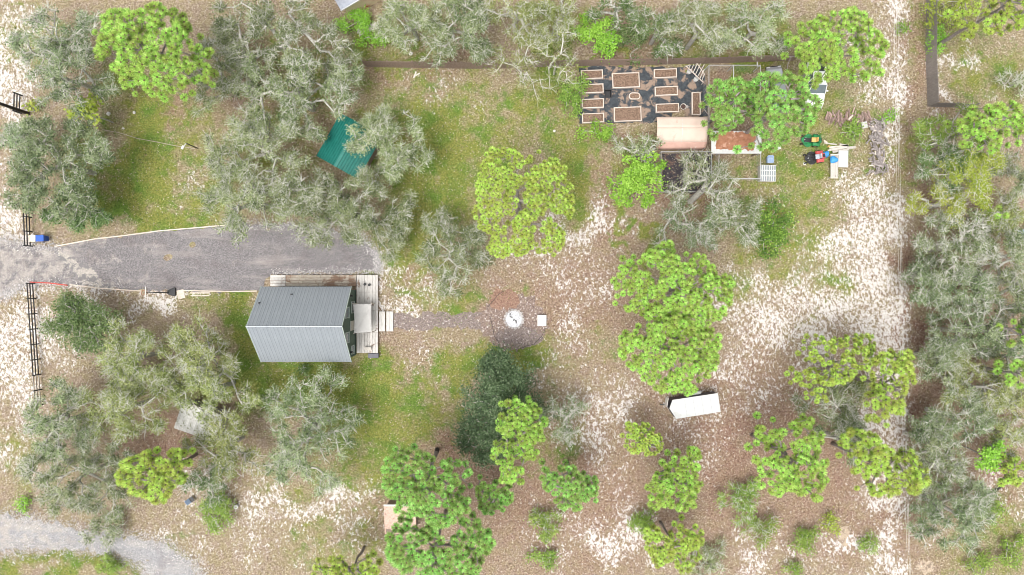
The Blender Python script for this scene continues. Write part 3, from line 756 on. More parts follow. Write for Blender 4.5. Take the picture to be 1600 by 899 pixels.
# neighbour's house at the top edge
zz = 3.0
cx_, cy_ = P(533, 17, zz)
an = math.atan2(17, 29)
t_ = thing('neighbour_house', 'grey roofed cream walled house corner at the top edge', 'house', (cx_, cy_, 0), an)
MB().box((3.9, 3.2, 1.4), (6.9, 5.8, 2.8)).build('wall', M['cream'], t_)
mb = MB(); mb.loft([[(-.0, 0, zz), (-.0, 0, zz + .08), (-.0, 3.2, zz + 1.5), (-.0, 6.4, zz + .08), (0, 6.4, zz), (0, 3.2, zz + 1.4)], [(7.8, 0, zz), (7.8, 0, zz + .08), (7.8, 3.2, zz + 1.5), (7.8, 6.4, zz + .08), (7.8, 6.4, zz), (7.8, 3.2, zz + 1.4)]])
r_ = mb.build('roof', M['grey_roof'], t_)
MB().box((3.9, -.02, zz + .03), (7.9, .06, .16)).build('gutter', M['white'], r_)
for i, (px, py, r) in enumerate(((563, 9, .40), (571, 6, .45))):
    x, y = P(px, py, .5)
    p_ = thing('potted_plant', ['orange red potted plant against the cream wall', 'dark red potted plant at the top edge by the cream wall'][i], 'potted plant', (x, y, 0), 0, 'potted plants by the cream house')
    MB().lathe([(0, 0), (.16, 0), (.24, .34), (.20, .34), (.19, .3), (0, .3)], 12).build('pot', M['orange_tin'], p_)
    n = 160; rg2 = np.random.default_rng(i)
    dirv = rg2.normal(size=(n, 3)); dirv[:, 2] = abs(dirv[:, 2]); dirv /= np.linalg.norm(dirv, axis=1)[:, None]
    c_ = dirv * (r * rg2.uniform(.3, 1, n))[:, None] + np.array([0, 0, .35])
    sd = rg2.normal(size=(n, 3)) * .05
    V = np.stack([c_ - sd, c_ + sd, c_ + dirv * .16], 1).reshape(-1, 3)
    add_obj('foliage', np_mesh('foliage', V, np.arange(3 * n).reshape(-1, 3), M['redleaf'], rg2.random(n)), p_)

# stack of grey planks by the neighbour's shrubs
x, y = P(577, 44, .3)
t_ = thing('plank_stack', 'stack of long grey planks in the green bushes near the fence', 'planks', (x, y, 0), math.atan2(16, 41))
for i, (yy, zz2, ln) in enumerate(((-.22, .22, 2.5), (.02, .22, 2.6), (.26, .18, 2.3), (-.12, .30, 2.4), (.14, .30, 2.1))):
    MB().box((rs.uniform(-.1, .1), yy, zz2), (ln, .21, .07), rz=rs.uniform(-.02, .02)).build('plank', M['wood_grey'], t_)
for sx in (-.8, .8):
    MB().box((sx, 0, .09), (.12, .6, .16)).build('bearer', M['wood_grey'], t_)

# ------------------------------------------------------------------ fences
def picket_fence(name, label, pts, mat, hgt=1.85, sect=2.4):
    a0 = Vector((*P(*pts[0]), 0))
    t_ = thing(name, label, 'fence', a0)
    rs = random.Random(len(label))
    for p, q in zip(pts[:-1], pts[1:]):
        a = Vector((*P(*p), 0)) - a0; b = Vector((*P(*q), 0)) - a0
        L = (b - a).length; k = max(1, int(round(L / sect))); d = (b - a) / L; an = math.atan2(d.y, d.x); nn = Vector((-d.y, d.x, 0))
        for i in range(k + 1):
            c = a + d * (L * i / k)
            MB().box((c.x + nn.x * .08, c.y + nn.y * .08, hgt / 2 + .03), (.10, .10, hgt + .06), rz=an).build('post', mat, t_)
        for i in range(k):
            s0 = L * i / k; s1 = L * (i + 1) / k; mb = MB(); x_ = s0 + .01
            while x_ < s1 - .06:
                c = a + d * (x_ + .068); h = hgt + rs.uniform(-.04, .05)
                mb.box((c.x, c.y, h / 2 + .03), (.133, .024, h), rz=an + rs.uniform(-.02, .02), rx=rs.uniform(-.01, .01)); x_ += .146
            tag(mb.build('fence_panel', mat, t_), kind='stuff')
            m1 = a + d * ((s0 + s1) / 2) + nn * .035
            for zz in (.35, hgt - .4):
                MB().box((m1.x, m1.y, zz), (s1 - s0 - .02, .04, .09), rz=an).build('rail', mat, t_)
    return t_
picket_fence('wooden_fence', 'brown wooden privacy fence running behind the raised beds', [(572, 105), (760, 108), (880, 104), (1095, 100), (1240, 95)], M['fence_wood'])
picket_fence('wooden_fence', 'grey wooden privacy fence at the upper right with a corner', [(1447, -20), (1446, 80), (1449, 166)], M['fence_grey'])
picket_fence('wooden_fence', 'short wooden fence turning right from the grey fence corner', [(1451, 167), (1515, 169)], M['fence_grey'], 1.5)

def rail_fence(label, pts, heights=(.35, .75, 1.15), n_post=None, pale_from=None):
    a0 = Vector((*P(*pts[0]), 0)); b0 = Vector((*P(*pts[1]), 0)); d = b0 - a0; L = d.length; d /= L; an = math.atan2(d.y, d.x)
    t_ = thing('rail_fence', label, 'fence', a0)
    for i in range(n_post):
        f = i / (n_post - 1)
        MB().box((d.x * L * f, d.y * L * f, .64), (.11, .11, 1.28), rz=an).build('post', M['black_rail'], t_)
    for i in range(n_post - 1):
        f0, f1 = i / (n_post - 1), (i + 1) / (n_post - 1)
        mt = M['black_rail'] if pale_from is None or i < pale_from else M['wood_grey']
        for zz in heights:
            c = d * (L * (f0 + f1) / 2)
            MB().box((c.x, c.y, zz), (L * (f1 - f0) - .1, .05, .12), rz=an).build('rail', mt, t_)
rail_fence('black three rail fence below the driveway at the left', [(54.5, 443), (67, 632)], n_post=9, pale_from=6)
rail_fence('black three rail fence above the driveway beside the blue bin', [(46, 250), (51, 385)], n_post=7)
rail_fence('short black rail fence by the utility pole at the left', [(35, 150), (34, 178)], n_post=2)

# utility pole at the left edge and overhead wires at the right
x, y = P(45, 178)
t_ = thing('utility_pole', 'dark wooden utility pole leaning out of frame at left edge', 'utility pole', (x, y, 0))
MB().tube([(0, 0, 0), (-.05, .0, 5), (-.1, 0, 9.5)], [.17, .14, .11], 10).build('pole', M['bark_burnt'], t_, smooth=True)
MB().box((-.09, 0, 8.9), (.12, 2.2, .12)).build('crossarm', M['fence_wood'], t_)
for q in (-.95, 0, .95):
    MB().lathe([(.0, .16), (.05, .14), (.06, .05), (.03, 0)], 8, (-.09, q, 8.97)).build('insulator', M['offwhite'], t_)
zw_ = 9.0
for i, (xa, xb, zz) in enumerate(((1397, 1412.5, 9.0), (1400.5, 1415.5, 9.0), (1403, 1417, 7.6))):
    X0 = (xa - 800) * S * (H - zz) / H; X1 = (xb - 800) * S * (H - zz) / H
    pts = []
    for q in range(25):
        f = -1.2 + 2.4 * q / 24
        pts.append((X0 + (X1 - X0) * (.5 + f * .9), -f * 33, zz + .5 * f * f))
    o = MB().tube(pts, .009, 5).build('overhead_wire', M['wire'])
    tag(o, ['left one of the thin overhead wires above the right track', 'middle one of the thin overhead wires above the right track', 'right one of the thin overhead wires above the right track'][i], 'wire', 'overhead wires along the right track')

# timber edging of the driveway
def edging(label, pxs, mat, w_=.10, h_=.14):
    a0 = P(*pxs[0]); t_ = thing('timber_edging', label, 'edging', (a0[0], a0[1], 0), 0, 'timber edging of the driveway')
    for p, q in zip(pxs[:-1], pxs[1:]):
        a = P(*p); b = P(*q)
        MB().bar((a[0] - a0[0], a[1] - a0[1], h_ / 2), (b[0] - a0[0], b[1] - a0[1], h_ / 2), w_, h_).build('board', mat, t_)
edging('tan timber edging along the upper side of the driveway', [(88, 385), (150, 373.5), (190, 369), (250, 361), (310, 356), (366, 351)], M['board_tan'])
edging('tan timber edging along the lower side of the driveway', [(110, 445), (150, 450), (190, 453), (222, 455)], M['board_tan'])
edging('tan timber edging between the basketball hoop and the house', [(286, 454), (320, 455), (360, 455.5), (402, 455)], M['board_tan'])
edging('faded red timber board at the lower driveway corner', [(48, 441), (78, 442.5), (106, 446)], M['board_red'])

# ------------------------------------------------------------------ basketball hoop
x, y = P(268, 457)
t_ = thing('basketball_hoop', 'portable basketball hoop with white backboard beside the driveway', 'basketball hoop', (x, y, 0))
MB().prism([(-.35, -.18), (.35, -.42), (.48, -.3), (.48, .42), (.35, .5), (-.35, .2)], 0, .22).build('base', M['black'], t_, bevel=.05)
MB().tube([(-.2, 0, .2), (-.28, 0, 1.6), (-.30, 0, 2.9)], .055, 8).build('pole', M['black'], t_)
MB().bar((-.28, 0, 2.2), (-.85, 0, 2.9), .05).bar((-.30, 0, 2.9), (-.85, 0, 3.3), .05).build('bracket', M['black'], t_)
bb = MB().box((-.92, .0, 3.25), (.55, 1.15, .04), ry=RAD(-58)).build('backboard', M['offwhite'], t_)
rim = MB()
ring = [(-1.22 + .23 * math.cos(k * math.pi / 8), .23 * math.sin(k * math.pi / 8), 3.02) for k in range(17)]
rim.tube(ring, .012, 6).build('rim', M['orange_tin'], t_)
x, y = P(283, 460)
MBp = MB().box((0, 0, .04), (.7, .9, .06), rz=.2)
tag(MBp.build('wooden_pallet', M['board_tan'], loc=(x, y, 0)), 'reddish wooden board lying beside the basketball hoop base', 'board')
x, y = P(313, 458)
for i, yy in enumerate((0, -.28)):
    tag(MB().box((0, 0, .05), (2.0 - .1 * i, .10, .08)).build('timber', M['board_tan'], loc=(x, y + yy, 0)), ['upper of two pale parallel timbers below the driveway edge', 'lower of two pale parallel timbers below the driveway edge'][i], 'timber')

# ------------------------------------------------------------------ blue bin and cream box by the fence
def wheelie_bin(label, px, py, rz, body, z=1.0):
    x, y = P(px, py, .5)
    t_ = thing('wheelie_bin', label, 'bin', (x, y, 0), rz)
    MB().loft([[(-.24, -.26, .08), (.24, -.26, .08), (.24, .26, .08), (-.24, .26, .08)], [(-.30, -.36, 1.0), (.30, -.36, 1.0), (.30, .36, 1.0), (-.30, .36, 1.0)]]).build('body', body, t_, bevel=.03)
    MB().box((0, .02, 1.04), (.66, .82, .07)).build('lid', body, t_, bevel=.03)
    MB().tube([(-.25, .42, 1.0), (.25, .42, 1.0)], .025, 6).build('handle', M['black'], t_)
    for sx in (-1, 1):
        MB().tube([(sx * .30, .3, .13), (sx * .36, .3, .13)], .13, 10).build('wheel', M['rubber'], t_)
wheelie_bin('blue plastic wheelie bin by the black rail fence', 68, 373, RAD(92), M['blue_plastic'])
x, y = P(53.5, 373, .3)
t_ = thing('cream_box', 'cream coloured box between the blue bin and rail fence', 'box', (x, y, 0))
MB().box((0, 0, .28), (.55, .62, .52)).build('body', M['cream'], t_, bevel=.02)
MB().box((0, 0, .565), (.6, .66, .05)).build('lid', surf('cream_lid', (.72, .66, .48), (.78, .72, .56), 3, .6), t_, bevel=.01)

# ------------------------------------------------------------------ vegetable garden
def soil_top(mb, w_, l_, z, seed, n=(10, 6)):
    r = random.Random(seed); vs = []; nx, ny = n
    for j in range(ny + 1):
        for i in range(nx + 1):
            e = 0 if i in (0, nx) or j in (0, ny) else 1
            vs.append((-w_ / 2 + w_ * i / nx, -l_ / 2 + l_ * j / ny, z + e * r.uniform(-.04, .06)))
    fs = [(j * (nx + 1) + i, j * (nx + 1) + i + 1, (j + 1) * (nx + 1) + i + 1, (j + 1) * (nx + 1) + i) for j in range(ny) for i in range(nx)]
    mb.add(vs, fs)
def raised_bed(label, x0, y0, x1, y1, rz=0.0, h=.32, seed=0):
    a = P(x0, y1, h); b = P(x1, y0, h)
    w_, l_ = b[0] - a[0], b[1] - a[1]
    t_ = thing('raised_bed', label, 'raised bed', ((a[0] + b[0]) / 2, (a[1] + b[1]) / 2, 0), rz, 'raised garden beds')
    th = .09
    for sx in (-1, 1):
        MB().box((sx * (w_ / 2 - th / 2), 0, h / 2 + .03), (th, l_ - 2 * th - .006, h)).build('board', M['bed_wood'], t_)
        MB().box((0, sx * (l_ / 2 - th / 2), h / 2 + .032), (w_, th, h)).build('board', M['bed_wood'], t_)
    mb = MB(); soil_top(mb, w_ - .12, l_ - .12, h - .05, seed)
    mb.build('soil', M['soil'], t_, smooth=True)
BEDS = [('small wooden raised bed at the top of the left column', 908, 109.5, 942, 123.5), ('small wooden raised bed second from top in the left column', 908.7, 131.3, 943, 145.5),
 ('small wooden raised bed third from top in the left column, vines at its end', 909, 154.4, 943.5, 169), ('small wooden raised bed at the bottom of the left column', 909.6, 177, 944, 191.8),
 ('large wooden raised bed at top centre of the garden', 956.8, 113.8, 999.3, 137.3), ('large wooden raised bed at bottom centre of the garden', 959.4, 167.2, 1002.2, 189.8),
 ('wooden raised bed at the top of the right column, darker soil', 1022, 107.6, 1057.7, 121.8), ('wooden raised bed in the middle of the right column', 1023.2, 135.2, 1059, 149.4),
 ('wooden raised bed just above the beige canopy', 1024.8, 161.9, 1061, 175.6), ('narrow upright raised bed beside the wire pen', 1081, 144, 1094.7, 179.7)]
for i, b in enumerate(BEDS):
    raised_bed(*b, rz=RAD(2.2 if i < 9 else 0.5), seed=i)
x, y = P(991.5, 150.3, .3)
t_ = thing('oval_planter', 'oval metal planter full of soil between the two large beds', 'planter', (x, y, 0))
ov = lambda rx, ry, z: [(rx * math.cos(a) + (.22 if math.cos(a) > 0 else -.22), ry * math.sin(a), z) for a in [(k + .5) * math.pi / 12 for k in range(24)]]
MB().loft([ov(.34, .33, .03), ov(.36, .35, .36), ov(.28, .27, .36), ov(.27, .26, .26)], cap=False).build('rim', M['bed_wood'], t_)
MB().add(ov(.30, .29, .30), [tuple(range(24))]).build('soil', M['soil'], t_)
x, y = P(950, 147, .3)
t_ = thing('black_tub', 'black plastic tub beside the left column of beds', 'tub', (x, y, 0))
MB().loft([[(sx * .30 * f, sy * .36 * f, z) for sx, sy in ((-1, -1), (1, -1), (1, 1), (-1, 1))] for f, z in ((.85, .03), (1.05, .40), (1.2, .42), (1.2, .45), (1.0, .45), (.85, .12))], cap=True).build('body', M['black'], t_)
x, y = P(1067.5, 167, .25)
t_ = thing('round_planter', 'round planter with dark soil above the canopy', 'planter', (x, y, 0))
MB().lathe([(.22, .03), (.31, .36), (.26, .36), (.24, .28)], 16).build('pot', M['wood_grey'], t_)
MB().lathe([(.255, .29), (.12, .30), (0, .31)], 16).build('soil', surf('dark_soil', (.04, .025, .02), (.10, .06, .05), 8, .95), t_)
x, y = P(1073.5, 167, .1)
tag(MB().lathe([(0, .05), (.14, .05), (.16, .09), (.12, .12), (0, .13)], 12).build('stone', M['stone'], loc=(x, y, 0)), 'pale stone beside the round planter', 'stone')
for i, (px, py) in enumerate(((1076.5, 112.5), (1087, 124.5))):
    x, y = P(px, py, .3)
    t_ = thing('white_bucket', ['white bucket under the upper end of the slatted rack', 'white bucket under the lower end of the slatted rack'][i], 'bucket', (x, y, .03), 0, 'white buckets by the rack')
    MB().lathe([(0, 0), (.19, 0), (.24, .42), (.25, .42), (.25, .45), (.22, .45), (.19, .06), (0, .06)], 16).build('body', M['white'], t_)
    MB().tube([(.24 * math.cos(a), .05, .42 + .12 * math.sin(a)) for a in [k * math.pi / 8 for k in range(9)]], .008, 4).build('handle', M['steel'], t_)
# slatted rack (triangular trellis) leaning in the corner
x, y = P(1084, 115, .6)
t_ = thing('slatted_rack', 'slanted wooden slat rack in the upper garden corner', 'rack', (x, y, 0), 0)
a = Vector((-.78, .78, .55)); b = Vector((.92, -.95, .75))
MB().bar(a, b, .09, .06).build('beam', M['bed_wood'], t_)
a2 = Vector((.25, .95, .85)); b2 = Vector((1.02, -.25, .95))
MB().bar(a2, b2, .07, .05).build('beam', M['bed_wood'], t_)
for k in range(8):
    f = (k + .3) / 8
    p = a.lerp(b, f); q = a.lerp(Vector((.95, .95, .9)), min(1, f * 1.5)) if f < .62 else Vector((.97, .95 - (f - .62) * 3.6, .9))
    if k == 0: q = p + Vector((.3, .12, .05))
    MB().bar(p + Vector((0, 0, .06)), q + Vector((0, 0, .06)), .075, .03).build('slat', M['wood_grey'], t_)
for p in (a, b, a2, b2):
    MB().bar((p.x, p.y, .03), (p.x, p.y, p.z - .02), .06).build('leg', M['wood_grey'], t_)

# beige canopy (portable garage)
zc_ = 2.2
a = P(1024.5, 232, 1.6); b = P(1106, 181.5, 2.2)
cx, cy = (a[0] + b[0]) / 2, (a[1] + b[1]) / 2
t_ = thing('canopy_tent', 'beige pink fabric canopy shelter below the raised beds', 'canopy', (cx, cy, 0))
hw = (b[0] - a[0]) / 2 ; hl = (b[1] - a[1]) / 2
prof = [(-hl + .02, .75), (-hl + .02, 1.55), (-hl + .55, 1.95), (-hl + 1.9, 2.35), (hl - 1.15, 2.40), (hl - .05, 2.10), (hl, 1.2), (hl, .3)]
def canopy(p0, p1, name, mat, nx=18):
    mb = MB(); pp = prof[p0:p1 + 1]; fine = []
    for (y0, z0), (y1, z1) in zip(pp[:-1], pp[1:]):
        for q in range(4): fine.append((y0 + (y1 - y0) * q / 4, z0 + (z1 - z0) * q / 4))
    fine.append(pp[-1])
    r = random.Random(p0 + 3); n = len(fine)
    for i in range(nx + 1):
        u = 2 * i / nx - 1
        for (yy, zz) in fine:
            inx = hw * u
            pull = 1 - .02 * (1 - abs(zz - 2.2)) * 0
            e = abs(u)
            lim = 1.0 - max(0, (1.9 - zz)) * .03
            sag = -.05 * (1 - math.cos(2 * math.pi * (u + 1) / 2 * 3)) * .3
            mb.v.append((inx * lim, yy * (1 - .04 * max(0, e - .8) * 5 * (1 if yy < 0 else .4)), zz + sag + r.uniform(-.008, .008)))
    for i in range(nx):
        for j in range(n - 1):
            k0 = i * n + j
            mb.f.append((k0, k0 + n, k0 + n + 1, k0 + 1))
    o = mb.build(name, mat, t_, smooth=True)
    so = o.modifiers.new('thick', 'SOLIDIFY'); so.thickness = .012
canopy(2, 7, 'roof_cloth', M['tarp'])
canopy(0, 2, 'side_cloth', M['tarp_dark'])
for sx in (-1, 0, 1):
    MB().tube([(sx * (hw - .08), yy * .985, zz - .05) for yy, zz in [(-hl, 0)] + prof[1:7] + [(hl, 0)]], .03, 6).build('frame_pole', M['metal_rail'], t_)
MB().box((0, -hl - .25, .05), (2 * hw + .1, .08, .08)).build('ground_rail', M['metal_rail'], t_) if False else None

# ------------------------------------------------------------------ wire pens
def wire_pen(label, x0, y0, x1, y1, h, posts, mids=(), rails='nesw'):
    a = P(x0, y1); b = P(x1, y0)
    cx, cy = (a[0] + b[0]) / 2, (a[1] + b[1]) / 2
    t_ = thing('wire_pen', label, 'animal pen', (cx, cy, 0))
    w_, l_ = (b[0] - a[0]) / 2, (b[1] - a[1]) / 2
    for (sx, sy) in posts:
        MB().tube([(sx * w_, sy * l_, 0), (sx * w_, sy * l_, h)], .04, 8).build('post', M['metal_rail'], t_)
    side = {'n': ((-w_, l_), (w_, l_)), 's': ((-w_, -l_), (w_, -l_)), 'w': ((-w_, -l_), (-w_, l_)), 'e': ((w_, -l_), (w_, l_))}
    for k in rails:
        (ax_, ay_), (bx_, by_) = side[k]
        MB().tube([(ax_, ay_, h), (bx_, by_, h)], .034, 8).build('top_rail', M['metal_rail'], t_)
        L = math.dist((ax_, ay_), (bx_, by_)); mb = MB(); n = int(L / .30)
        for i in range(n + 1):
            f = i / n; p = (ax_ + (bx_ - ax_) * f, ay_ + (by_ - ay_) * f)
            mb.bar((p[0], p[1], .03), (p[0], p[1], h), .006)
        for q in range(7):
            zz = h * (q + .5) / 7
            mb.bar((ax_, ay_, zz), (bx_, by_, zz), .006)
        tag(mb.build('wire_mesh', M['chainlink'], t_), kind='stuff')
    for (p, q) in mids:
        MB().tube([(p[0] * w_, p[1] * l_, h + .02), (q[0] * w_, q[1] * l_, h + .02)], .04, 8).build('top_rail', M['metal_rail'], t_)
wire_pen('tall wire pen with pale pipe frame beside the canopy', 1099, 112, 1177, 206, 2.0, [(-1, 1), (1, 1), (-1, -1), (1, -1), (-.05, 1), (-1, 0), (1, 0)], [((-.05, 1), (-.05, -1))], 'nwe')
wire_pen('low wire run with pale rails below the canopy', 1030, 240, 1108, 301, .9, [(-1, 1), (1, 1), (-1, -1), (1, -1), (0, 1), (0, -1)], [], 'nswe')
wire_pen('low wire run below the rusty shelter roof', 1118, 243, 1182, 282, 1.2, [(-1, 1), (1, 1), (-1, -1), (1, -1)], [], 'swe')
x, y = P(1183, 96)
tag(MB().bar((0, -.55, .06), (0, .55, .06), .10).build('white_plank', M['white'], loc=(x, y, 0)), 'white plank reaching from the fence to the wire pen', 'plank')

# rusty shelter roof
zz = 2.3
a = P(1111.5, 240, zz); b = P(1189, 204.8, zz)
t_ = thing('rusty_shelter', 'low shelter with rust stained white sheet roof next to the canopy', 'shelter', ((a[0] + b[0]) / 2, (a[1] + b[1]) / 2, 0))
w_, l_ = b[0] - a[0], b[1] - a[1]
r_ = MB().box((0, 0, zz - .07), (w_ - .1, l_ - .1, .06)).build('roof', M['plywood'], t_)
slope_panels(r_, 'roof_sheet', M['white'], (-w_ / 2, -l_ / 2, zz - .02), (1, 0, 0), (0, 1, 0), w_, l_, 1.2, .3, .018)
pl_ = ragged([(-w_ / 2 + .42, -l_ / 2 + .42), (-w_ / 2 + 1.9, -l_ / 2 + .34), (w_ / 2 - .75, -l_ / 2 + .3), (w_ / 2 - .55, l_ / 2 - .5), (w_ / 2 - 1.0, l_ / 2 - .12), (-w_ / 2 + .5, l_ / 2 - .1)], .16, .07, 4)
MB().prism(pl_, zz + .012, zz + .05).build('rusty_sheet', M['rusty'], r_)
for o in (((0, -l_ / 2 + .06, zz + .03), (w_, .16, .03)), ((-w_ / 2 + .10, .0, zz + .035), (.22, l_, .03)), ((w_ / 2 - .14, 0, zz + .04), (.34, l_, .03))):
    MB().box(*o).build('white_flashing', M['white'], r_)
for sx in (-1, 1):
    for sy in (-1, 1):
        MB().bar((sx * (w_ / 2 - .15), sy * (l_ / 2 - .15), 0), (sx * (w_ / 2 - .15), sy * (l_ / 2 - .15), zz - .1), .1).build('post', M['fence_wood'], t_)

# grey white crate lid and blue drum beside it
a = P(1187.5, 283.5, .8); b = P(1212.5, 258, .8)
t_ = thing('ribbed_crate', 'large crate with ribbed white grey lid at the pen corner', 'crate', ((a[0] + b[0]) / 2, (a[1] + b[1]) / 2, 0), RAD(-1))
w_, l_ = b[0] - a[0], b[1] - a[1]
MB().box((0, 0, .38), (w_ - .1, l_ - .1, .72)).build('body', M['offwhite'], t_)
lid = MB().box((0, 0, .77), (w_, l_, .05)).build('lid', M['offwhite'], t_)
for q in range(7):
    for p in range(3):
        MB().box((-w_ / 2 + w_ * (q + .5) / 7, -l_ / 2 + l_ * (p + .5) / 3, .805), (w_ / 7 - .09, l_ / 3 - .10, .03)).build('rib', M['cell_grey'], lid)
x, y = P(1203, 249.5, .4)
t_ = thing('blue_tub', 'pale blue plastic tub just above the ribbed crate', 'tub', (x, y, 0))
MB().loft([[(sx * .3 * f, sy * .36 * f, z) for sx, sy in ((-1, -.8), (-.7, -1), (.7, -1), (1, -.8), (1, .8), (.7, 1), (-.7, 1), (-1, .8))] for f, z in ((.85, .0), (1.0, .55), (1.08, .57), (1.08, .62), (.9, .62), (.8, .5))]).build('body', M['blue_pale'], t_)
MB().tube([(-.2, .1, .64), (0, .1, .72), (.2, .1, .64)], .03, 6).build('handle', M['white'], t_)
x, y = P(1213, 231, .4)
t_ = thing('white_cooler', 'white cooler box at the lower edge of the pine near pens', 'cooler', (x, y, 0), .3)
MB().box((0, 0, .22), (.8, .45, .42)).build('body', M['black'], t_, bevel=.03)
MB().box((0, 0, .46), (.84, .5, .08)).build('lid', M['white'], t_, bevel=.02)

# ------------------------------------------------------------------ vehicles
def wheel(parent, c, r, w_, rimmat):
    """tyre with rim, axle along local y"""
    ty = MB(); prof = [(r * .62, -w_ / 2), (r * .93, -w_ / 2), (r, -w_ * .3), (r, w_ * .3), (r * .93, w_ / 2), (r * .62, w_ / 2)]
    n = 18; vs = []; fs = []
    for rr_, yy in prof:
        for k in range(n):
            a = 2 * math.pi * k / n; vs.append((c[0] + rr_ * math.cos(a), c[1] + yy, c[2] + rr_ * math.sin(a)))
    for i in range(len(prof)):
        j = (i + 1) % len(prof)
        for k in range(n):
            k2 = (k + 1) % n; fs.append((i * n + k, j * n + k, j * n + k2, i * n + k2))
    ty.add(vs, fs)
    o = ty.build('wheel', M['rubber'], parent, smooth=True)
    MB().tube([(c[0], c[1] - w_ * .42, c[2]), (c[0], c[1] + w_ * .42, c[2])], r * .63, 14).build('rim', rimmat, o)
    return o

def car(name, label, px, py, rz, paint, pickup=False):
    """front towards local +x"""
    x, y = P(px, py, .8)
    t_ = thing(name, label, 'truck' if pickup else 'car', (x, y, 0), rz)
    L = 5.3 if pickup else 4.5; W = 1.9 if pickup else 1.78; hL = L / 2
    belt = 1.05 if pickup else .95
    xs = [-hL, -hL + .12, -hL + .6, -.8, .5, hL - 1.15, hL - .35, hL - .05, hL]
    tops = [belt - .25, belt - .02, belt, belt, belt + .02, belt - .02, belt - .12, belt - .28, belt - .45]
    wid = [.78, .9, .97, 1, 1, .98, .92, .82, .70]
    rings = []
    for xx, zt, f in zip(xs, tops, wid):
        h = W / 2 * f
        rings.append([(xx, -h * .94, .32), (xx, -h, .55), (xx, -h * .98, zt - .12), (xx, -h * .86, zt), (xx, h * .86, zt), (xx, h * .98, zt - .12), (xx, h, .55), (xx, h * .94, .32)])
    MB().loft(rings).build('body', paint, t_, smooth=False, bevel=.04)
    if pickup:
        c0, c1, r0, r1 = -.75, 1.35, -.55, .65
    else:
        c0, c1, r0, r1 = -1.85, 1.15, -1.35, .25
    zr_ = 1.80 if pickup else 1.47
    def ring(x0, x1, z, f):
        h = W / 2 * f
        return [(x0, -h, z), (x1, -h, z), (x1, h, z), (x0, h, z)]
    MB().loft([ring(c0, c1, belt - .02, .90), ring(r0 - .02, r1 + .02, zr_ - .05, .74)]).build('glasshouse', M['glass'], t_)
    rr_ = MB().loft([ring(r0 - .06, r1 + .05, zr_ - .06, .76), ring(r0 + .05, r1 - .08, zr_, .68)]).build('roof', paint, t_, bevel=.03)
    for sy in (-1, 1):
        for (p, q) in (((c1, sy * W / 2 * .90, belt), (r1 + .03, sy * W / 2 * .75, zr_ - .05)), ((c0, sy * W / 2 * .90, belt), (r0 - .03, sy * W / 2 * .75, zr_ - .05)), (((c0 + c1) / 2, sy * W / 2 * .905, belt), ((r0 + r1) / 2, sy * W / 2 * .755, zr_ - .05))):
            MB().bar(p, q, .07, .05).build('pillar', paint, t_)
        MB().box((c1 - .25, sy * (W / 2 + .08), belt + .06), (.14, .18, .13)).build('mirror', paint, t_, bevel=.02)
        MB().box((hL - .07, sy * W * .32, .68), (.10, .34, .13)).build('headlight', M['white'], t_, bevel=.02)
        MB().box((-hL + .02, sy * W * .36, .78), (.06, .26, .16)).build('tail_light', M['red_paint'], t_)
        for xx in (-hL + .95, hL - .95):
            wheel(t_, (xx, sy * (W / 2 - .10), .34), .34, .22, M['steel'])
    if pickup:
        MB().box((-hL + .98, 0, belt + .004), (1.55, W * .76, .012)).build('bed_floor', M['black'], t_)
        for sy in (-1, 1):
            MB().box((-hL + .98, sy * W * .43, belt + .05), (1.75, .10, .12)).build('bed_side', paint, t_)
    MB().box((hL - .02, 0, .48), (.16, W * .86, .2)).build('bumper', M['black'] if not pickup else M['steel'], t_, bevel=.03)
car('car', 'silver car partly hidden under the pine beside the wire pen', 1214, 138, RAD(97), M['car_silver'])
car('pickup_truck', 'white pickup truck partly hidden under the upper right pine', 1275, 126, RAD(-92), M['car_white'], True)

